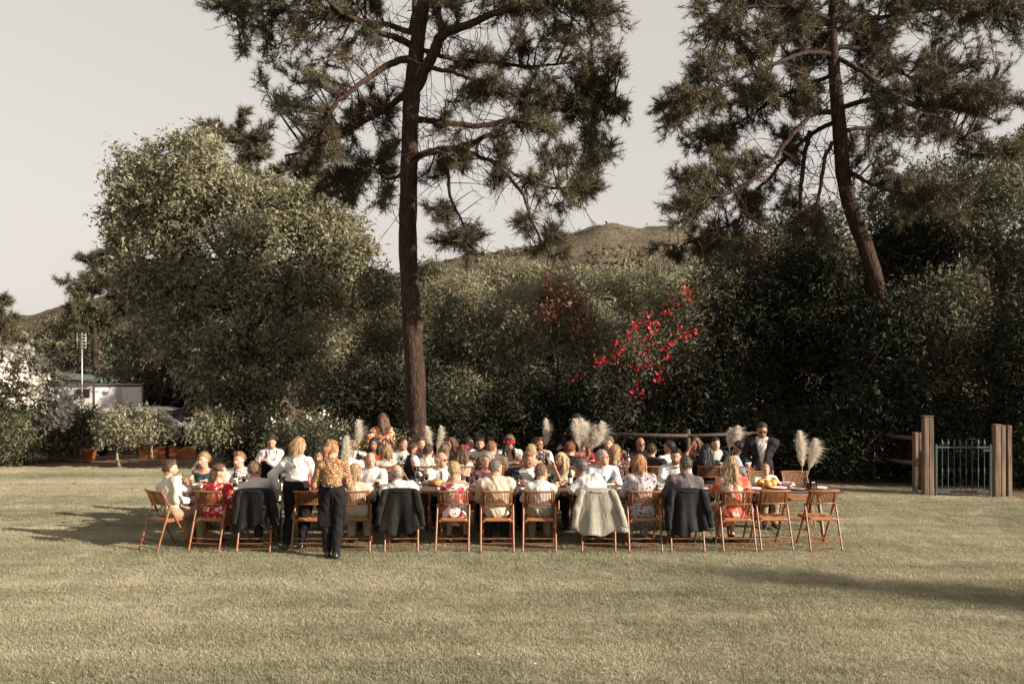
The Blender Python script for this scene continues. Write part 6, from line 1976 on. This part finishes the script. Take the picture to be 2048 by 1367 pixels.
# ---- far side of the far table
seatF('man in a pale shirt facing us behind the green bottle', 708, 882, YDr, 180, 175, lab('the man behind the green bottle'), hair=('short', 'black'), top=('shirt', white_c), extras=(('beard', 'black'),), skin='dark', **LO)
seatF('woman in a red dress facing us, left half of the far table', 748, 894, YDr, 180, 170, lab('the woman in the red dress facing us'), hair=('frontlong', 'black'), top=('dress', redc), fem=True, skin='tan', pitch=12, **LO)
seatF('man in a white shirt facing us just left of the pine trunk', 806, 877, YDr, 180, -130, lab('the man in white before the pine'), hair=('short', 'dark'), top=('shirt', white_c), skin='mid', **LO)
seatF('man in a dark floral shirt in front of the pine trunk', 842, 878, YDr, 180, -155, lab('the man in the dark floral shirt'), hair=('quiff', 'brown'), top=('shirt', floralsh), extras=('beard',), skin='pink', **LO)
seatF('woman in a brown dress at the far side of the far table', 902, 881, YDr, 180, 120, lab('the woman in the brown dress'), hair=('long', 'chest'), top=('dress', brown_c), fem=True, skin='mid', **LO)
seatF('guest in a pale blue shirt behind the flower headband', 937, 880, YDr + .1, 180, -100, lab('the guest in pale blue'), hair=('short', 'black'), top=('shirt', blue_l), skin='mid', **LO)
seatF('man in an off-white shirt looking straight at us, far table', 960, 881, YDr - .1, 180, 182, lab('the man in the off-white shirt'), hair=('quiff', 'dark'), top=('shirt', offwhite), extras=(('beard', 'dark'),), skin='mid', **LO)
seatF('woman wearing a red flower crown, facing us', 1018, 888, YDr - .35, 180, -176, lab('the woman with the red flower crown'), hair=('frontlong', 'black'), top=('sundress', cream), fem=True, skin='mid', pitch=8, extras=(('flowers', [0.1, .6, 1.15, 2.0, 2.55, 3.05], F_crim),), **LO)
seatF('man in a white shirt right behind the red flower crown', 1019, 876, YDr + .35, 180, 170, lab('the man behind the flower crown'), hair=('curly', 'lbrown'), top=('shirt', white_c), **LO)
seatF('man with glasses and open patterned shirt looking right', 1077, 884, YDr - .1, 180, -125, lab('the man with glasses in an open shirt'), hair=('quiff', 'brown'), top=('shirt', floralsh), jacket=(ltgrey, None, .5), extras=('glasses', ('beard', 'brown')), skin='tan', **LO)
seatF('woman in a dark red dress behind the largest pampas bunch', 1166, 889, YDr, 180, 150, lab('the woman in the dark red dress'), hair=('straight', 'red'), top=('dress', cloth((.2, .03, .04))), fem=True, skin='pink', **LO)
seatF('boy in a red top right of the largest pampas bunch', 1217, 881, YDr, 180, 165, lab('the boy in the red top'), hair=('curly', 'lbrown'), top=('tee', redc), skin='pink', **LO)
seatF('man in sunglasses and black shirt at the far table', 1281, 887, YDr, 180, 195, lab('the man in sunglasses and black shirt'), hair=('balding', 'dark'), top=('shirt', black_c), extras=('sunglasses',), skin='tan', **LO)
seatF('woman in black raising her hand beside the fence post', 1391, 881, YDr, 180, 120, lab('the woman raising her hand'), hair=('long', 'chest'), top=('dress', black_c), fem=True, hands=('table', 'up'), skin='tan', **LO)
seatF('man in a dark suit facing us before the fence rail', 1431, 876, YDr, 180, -172, lab('the dark-suited man facing us'), hair=('short', 'black'), top=('shirt', ltgrey), jacket=(navy, None, .34), pitch=10, skin='fair', **LO)
# ------------------------------------------------------------------ tableware and flowers
M_plate = plain('white_china', (.72, .7, .67), .25, .5, .03)
M_napk = plain('linen_napkin', (.62, .58, .52), .9, .1, .06)
M_glass = clear_glass('clear_glass', (.98, .99, .98))
M_green = clear_glass('green_bottle_glass', (.12, .35, .2), .05)
M_dkbot = plain('dark_bottle_glass', (.012, .016, .010), .1, .6, .1)
M_redw = plain('red_wine', (.16, .008, .012), .1, .5, .05)
M_rose = plain('rose_drink', (.5, .12, .1), .1, .5, .05)
M_whitew = plain('white_wine', (.6, .42, .14), .1, .5, .05)
M_water = clear_glass('water', (.96, .98, .98))
M_bread = plain('bread_crust', (.42, .2, .07), .75, .2, .35, 12, 0, .4, 40)
M_orange = plain('orange_peel', (.62, .27, .06), .5, .35, .12, 30, 0, .2, 120)
M_label = plain('bottle_label', (.6, .56, .48), .7, .2, .05)
M_food = plain('red_tomato_salad', (.42, .06, .03), .5, .3, .5, 40, 0, .5, 60)
M_greens = plain('green_salad', (.12, .15, .05), .6, .3, .5, 40, 0, .5, 60)
M_silver = plain('cutlery_steel', (.5, .49, .47), .25, .5, .05, 8, .9)
wg = MB().lathe([(.001, 0), (.034, .001), (.034, .003), (.006, .007), (.004, .012), (.004, .085), (.012, .095), (.034, .12), (.04, .15), (.036, .185), (.0345, .185), (.0385, .15), (.0325, .121), (.01, .098), (.001, .096)], 14).data('wine_glass', M_glass, True)
def wine_me(m):
    return MB().lathe([(.001, .0985), (.0095, .1), (.0315, .1225), (.0365, .145), (.001, .145)], 14).data('drink', m, True)
wine_m = {k: wine_me(m) for k, m in (('red wine', M_redw), ('rose wine', M_rose), ('white wine', M_whitew))}
tumbler = MB().lathe([(.001, 0), (.032, .0), (.036, .095), (.034, .095), (.030, .006), (.001, .006)], 14).data('tumbler', M_glass, True)
plate_me = MB().lathe([(.001, .004), (.075, .004), (.08, 0), (.09, .006), (.135, .018), (.134, .022), (.088, .011), (.001, .009)], 24).data('plate', M_plate, True)
bot_me = MB().lathe([(.001, 0), (.036, .001), (.037, .01), (.037, .19), (.03, .215), (.015, .235), (.0145, .30), (.016, .302), (.016, .315), (.001, .315)], 14)
bot_dark, bot_green = bot_me.data('bottle', M_dkbot, True), bot_me.data('bottle', M_green, True)
bot_label = MB().lathe([(.0375, .07), (.0375, .15)], 14).data('label', M_label, True)
fork_me = MB().box((-.004, -.095, 0), (.004, .04, .003), .001).box((-.011, .04, 0), (.011, .095, .003), .001).data('fork', M_silver)

def short(label):
    s = label.split(' in the ')[0]
    w = label.split()
    return ' '.join(w[:9])
def who(label):
    for cutw in (' on the leftmost', ' with a black jacket', ', pale grey jacket', ', navy jacket', ', dark brown jacket', ', second from', ' just right of', ', back to', ' right of the teal', ' facing us just', ' right behind', ' holding up', ' resting one', ' lifting a', ' looking straight', ' near the', ', near the', ' seated beside', ', right of', ' with hand', ' in front of', ' at the far side', ', left half', ', beside', ' behind the flower', ' between the two', ', facing us', ' before the fence', ' raising', ', at the far'):
        label = label.split(cutw)[0]
    return 'the ' + label
def put(me, name, label, cat, x, y, z, group=None, rz=0.0, parts=()):
    o = link(name, me, None, (x, y, z), (0, 0, rz)); tag(o, label, cat, group)
    for nm, m2 in parts: link(nm, m2, o)
    return o
g = np.random.default_rng(33)
seen = set()
for i, (lb, x, y, rot) in enumerate(people):
    seated_near = (13.0 < y < 13.5) or (15.0 < y < 15.35)
    seated_far = (16.2 < y < 16.7) or (17.6 < y < 18.6)
    if not (seated_near or seated_far) or 'toddler' in lb or lb.startswith('waitress'): continue
    front = y < 13.5 or (16 < y < 16.8)
    ty = {True: T1, False: T2}[y < 15.6]
    w_ = who(lb)
    for a_, b_ in (('behind the green bottle', 'the man in the pale shirt behind the green bottle'), ('boy in a red top', 'the boy in the red top'), ('facing us just left of the pine', 'the man in white left of the pine trunk'), ('right behind the red flower crown', 'the man in white behind the flower crown'), ('behind the largest pampas', 'the woman in the dark red dress'), ('beside the leftmost pampas', 'the man in white beside the leftmost pampas'), ('flower headband', 'the woman in the red flower headband')):
        if a_ in lb and 'guest' not in lb: w_ = b_
    if w_ in seen: w_ = 'the ' + lb.replace(', back to us', '')
    seen.add(w_)
    py = (ty[0] + .19) if front else (ty[1] - .19)
    sg = 1 if front else -1
    px = x + g.uniform(-.03, .03)
    pl = put(plate_me, 'plate', 'white plate set before ' + w_, 'plate', px, py, TZ + .001, 'white dinner plates')
    if g.random() < .75 and seated_near:
        fd = MB()
        for k in range(7):
            v, q = blob_geo(g.normal(size=3) * A3(.03, .03, .004) + A3(0, 0, .022), (.024, .024, .014), 7, 4); fd.add(v, q)
        link('food', fd.data('food', [M_food, M_greens, M_bread][g.integers(3)], True), pl)
    kind = ['red wine', 'rose wine', 'white wine', 'red wine', 'water'][g.integers(5)]
    gx_, gy_ = px + .17 * sg * (1 if g.random() < .8 else -1), py + .13 * sg
    if kind == 'water': put(tumbler, 'tumbler', 'clear water tumbler by ' + w_, 'glass', gx_, gy_, TZ + .001, 'water tumblers')
    else: put(wg, 'wine_glass', 'glass of %s by ' % kind + w_, 'glass', gx_, gy_, TZ + .001, 'stemmed wine glasses', 0, [('drink', wine_m[kind])])
    if seated_near:
        put(fork_me, 'fork', 'steel fork by ' + w_, 'fork', px - .16, py, TZ + .001, 'steel forks', g.uniform(-.2, .2))
        nb_ = MB().box((-.05, -.08, 0), (.05, .08, .012), .005)
        nb_.V[0] += g.normal(size=nb_.V[0].shape) * .004
        put(nb_.data('napkin', M_napk), 'napkin', 'folded linen napkin by ' + w_, 'napkin', px - .24 * sg, py + .05 * sg, TZ + .006, 'folded napkins', g.uniform(-.5, .5))

def T(px, Y): return X_at(px, Y)
for (px, Y, me, lb) in [(836, 14.25, bot_dark, 'dark wine bottle left of the man in the cream suit'), (622, 14.2, bot_dark, 'dark wine bottle beside the empty near-row chair'), (608, 14.35, bot_dark, 'dark wine bottle right of the white-bloused waitress'),
                        (716, 17.25, bot_green, 'green glass bottle below the tallest left pampas plume'), (1010, 17.3, bot_dark, 'dark wine bottle before the woman with the flower crown'), (1256, 17.2, bot_dark, 'dark wine bottle on the far table near the dark flower-print dress'),
                        (470, 14.3, bot_dark, 'dark wine bottle before the man in the dotted shirt'), (1440, 14.3, bot_dark, 'dark wine bottle left of the cream dress with large red flowers'), (1140, 14.3, bot_dark, 'dark wine bottle before the green patterned top')]:
    put(me, 'wine_bottle', lb, 'bottle', T(px, Y), Y, TZ + .001, 'wine bottles', 0, [('label', bot_label)] if me is bot_dark else [])
# red bottle and blue cloth by the waitress
put(MB().lathe([(.001, 0), (.034, 0), (.036, .02), (.036, .17), (.02, .21), (.012, .23), (.012, .26), (.001, .262)], 14).data('sauce_bottle', plain('red_plastic', (.55, .05, .02), .35, .5), True), 'sauce_bottle', 'bright red squeeze bottle on the table beside the leopard-blouse waitress', 'bottle', T(618, 13.98), 13.98, TZ + .001)
def loaf(label, px, Y, r, dz=0.0, mat=M_bread, name='bread_roll', cat='bread'):
    f = Field((-.16, -.16, -.02), (.16, .16, .16), .014)
    f.put(('e', A3(0, 0, r * .55), (r, r * .9, r * .7), None), .02)
    P = f.pts(np.zeros(3, int), f.n); f.F += .004 * np.sin(P[..., 0] * 60) * np.sin(P[..., 1] * 55 + 1)
    f.F = np.maximum(f.F, -P[..., 2])
    V, Q = f.mesh()
    put(mesh_data(name, V, [Q], mat), name, label, cat, T(px, Y), Y, TZ + .001 + dz)
loaf('round brown bread roll by the toddler at the left end', 364, 14.05, .085)
loaf('round bread roll before the man in the cream suit', 873, 14.45, .095)
loaf('bread roll before the woman in the white cardigan', 1110, 14.2, .07)
loaf('bread roll before the man in the pale blue shirt', 1180, 14.2, .06)
for k, px in enumerate((1521, 1536, 1546)):
    v, q = blob_geo((0, 0, .062), (.064, .064, .06), 14, 9)
    put(mesh_data('orange', v, [q], M_orange), 'orange', ['leftmost orange of the three before the small child', 'middle orange of the three before the small child', 'rightmost orange of the three before the small child'][k], 'fruit', T(px, 14.35 - .13 * (k == 1)), 14.35 - .13 * (k == 1), TZ + .001, 'oranges on the table')
for k, px in enumerate((1505, 1560, 1595, 1640)):
    put(plate_me, 'plate', ['white plate left of the oranges', 'white plate before the second empty near-row chair', 'white plate left of the right-end pampas vase', 'white plate at the right end of the table'][k], 'plate', T(px, 14.1), 14.1 + .08 * (k % 2), TZ + .001, 'white dinner plates')
bowl_me = MB().lathe([(.001, .004), (.05, 0), (.06, .004), (.11, .06), (.106, .062), (.055, .012), (.001, .012)], 20)
for k, (px, Y) in enumerate([(397, 14.2), (560, 14.3), (770, 14.15), (960, 14.3), (1125, 14.4), (1320, 14.3), (1575, 14.4)]):
    o = put(bowl_me.data('bowl', M_plate, True), 'bowl', 'white serving bowl of salad ' + ['before the woman in the teal top', 'between the dotted shirt and the white-bloused waitress', 'left of the man whose chair carries the dark brown jacket', 'before the woman in purple', 'between the bread rolls', 'left of the bow-tied man', 'right of the oranges'][k], 'bowl', T(px, Y), Y, TZ + .001, 'salad bowls')
    fd = MB()
    for j in range(12):
        v, q = blob_geo(g.normal(size=3) * A3(.035, .035, .006) + A3(0, 0, .05), (.026, .026, .016), 7, 4); fd.add(v, q)
    link('salad', fd.data('salad', [M_food, M_greens][k % 2], True), o)
put(tumbler, 'tumbler', 'empty glass tumbler beside the right-end pampas vase', 'glass', T(1618, 14.1), 14.1, TZ + .001, 'water tumblers')
candle = MB().lathe([(.001, 0), (.05, 0), (.055, .12), (.052, .12), (.047, .008), (.001, .008)], 16).data('jar', M_glass, True)
put(candle, 'glass_jar', 'wide clear glass jar right of the right-end pampas vase', 'jar', T(1627, 13.98), 13.98, TZ + .001)

# pampas plumes in bottles
M_pamp = leaf_mat('pampas_plume', [(0, (.6, .53, .43)), (.5, (.76, .69, .58)), (1, (.85, .8, .71))], .3, .9, .1)
M_stem = plain('dry_stem', (.4, .28, .14), .8)
vase_me = MB().lathe([(.001, .0), (.045, 0), (.05, .03), (.05, .12), (.035, .16), (.022, .19), (.024, .23), (.021, .23), (.019, .19), (.032, .158), (.046, .12), (.046, .012), (.001, .01)], 16).data('vase', M_glass, True)
def plume(parent, base, tip, bend, w, seed, start=.35):
    g = np.random.default_rng(seed)
    base, tip, bend = np.array(base), np.array(tip), np.array(bend)
    p, r = resample([base, base * .5 + tip * .5 + bend, tip], [.004, .003, .0015], 16)
    st = MB().tube(p, r, 5).build('stem', M_stem, parent, True)
    n = 1500
    t = start + (1 - start) * g.random(n)
    q = np.array([np.interp(t, np.linspace(0, 1, 16), p[:, j]) for j in range(3)]).T
    ax = unit(tip - base)
    s = (t - start) / (1 - start)
    wid = w * np.sin(np.clip(s * .92 + .08, 0, 1) * PI) ** .7 * (1.15 - .35 * s)
    d = unit(g.normal(size=(n, 3)) - ax * 0.0)
    d = unit(d - ax * (d @ ax)[:, None])
    dr = unit(d * .62 + ax * (.75 + .5 * g.random((n, 1))) + A3(.12, 0, -.05))
    ln = (wid * (1.2 + 1.2 * g.random(n)))[:, None] + .012
    long_ = (g.random((n, 1)) < .3)
    ln = np.where(long_, ln * 1.5, ln * .85)
    sd = unit(np.cross(dr, g.normal(size=(n, 3)))) * np.where(long_, .0022, .0036)
    tipv = q + dr * ln + (A3(.35, 0, -.6) + .25 * g.normal(size=(n, 3))) * ln ** 2 * 3
    mid = q + dr * ln * .55
    V = np.stack([q - sd * .5, mid - sd, tipv, mid + sd], 1).reshape(-1, 3)
    link('plume', mesh_data('plume', V, [np.arange(4 * n).reshape(-1, 4)], M_pamp, False, np.clip(.3 + .5 * s + .3 * g.normal(size=n), 0, 1)), st)
def pampas(label, px, Y, lst, seed, vz=TZ):
    x = T(px, Y)
    r = empty('pampas_vase', (x, Y, vz)); tag(r, label, 'flowers', 'pampas grass in glass vases on the tables')
    link('vase', vase_me, r, (0, 0, .002))
    for k, (tpx, tpy, bx, w, st) in enumerate(lst):
        tip = at(tpx, tpy, Y) - np.array([x, Y, vz]); tip[1] += .05 * ((k % 3) - 1)
        plume(r, (.006 * (k - 1), .004 * ((k % 2) * 2 - 1), .03), tip, (bx, .02 * ((k % 2) * 2 - 1), .03), w, seed * 10 + k, st)
pampas('single pale pampas plume right of the leopard-blouse waitress', 688, 14.3, [(694, 872, 0.0, .075, .22)], 1)
pampas('tall single pampas plume in the left half of the far table', 716, 17.25, [(717, 840, .0, .075, .40)], 2)
pampas('pair of slender pampas plumes before the pine trunk', 868, 17.25, [(853, 852, -.01, .055, .32), (882, 852, .02, .055, .32)], 3)
pampas('narrow upright pampas plume on the far table near the middle', 1092, 17.25, [(1091, 837, 0, .06, .38)], 4)
pampas('largest bunch of pampas plumes, spreading wide on the far table', 1169, 16.98, [(1150, 838, -.04, .085, .36), (1162, 838, -.01, .09, .36), (1172, 846, .0, .08, .36), (1203, 843, .04, .085, .36), (1190, 850, .03, .08, .36), (1156, 858, -.03, .08, .36)], 5)
pampas('drooping pampas plumes behind the man in the light blue shirt', 1462, 17.25, [(1475, 852, .0, .07, .38), (1462, 857, -.03, .07, .38), (1496, 882, .10, .06, .40)], 6)
pampas('pampas bunch at the right end of the near table', 1609, 14.2, [(1597, 862, -.02, .07, .36), (1630, 878, .04, .065, .38), (1626, 890, .02, .06, .38), (1600, 880, -.02, .06, .38)], 7)
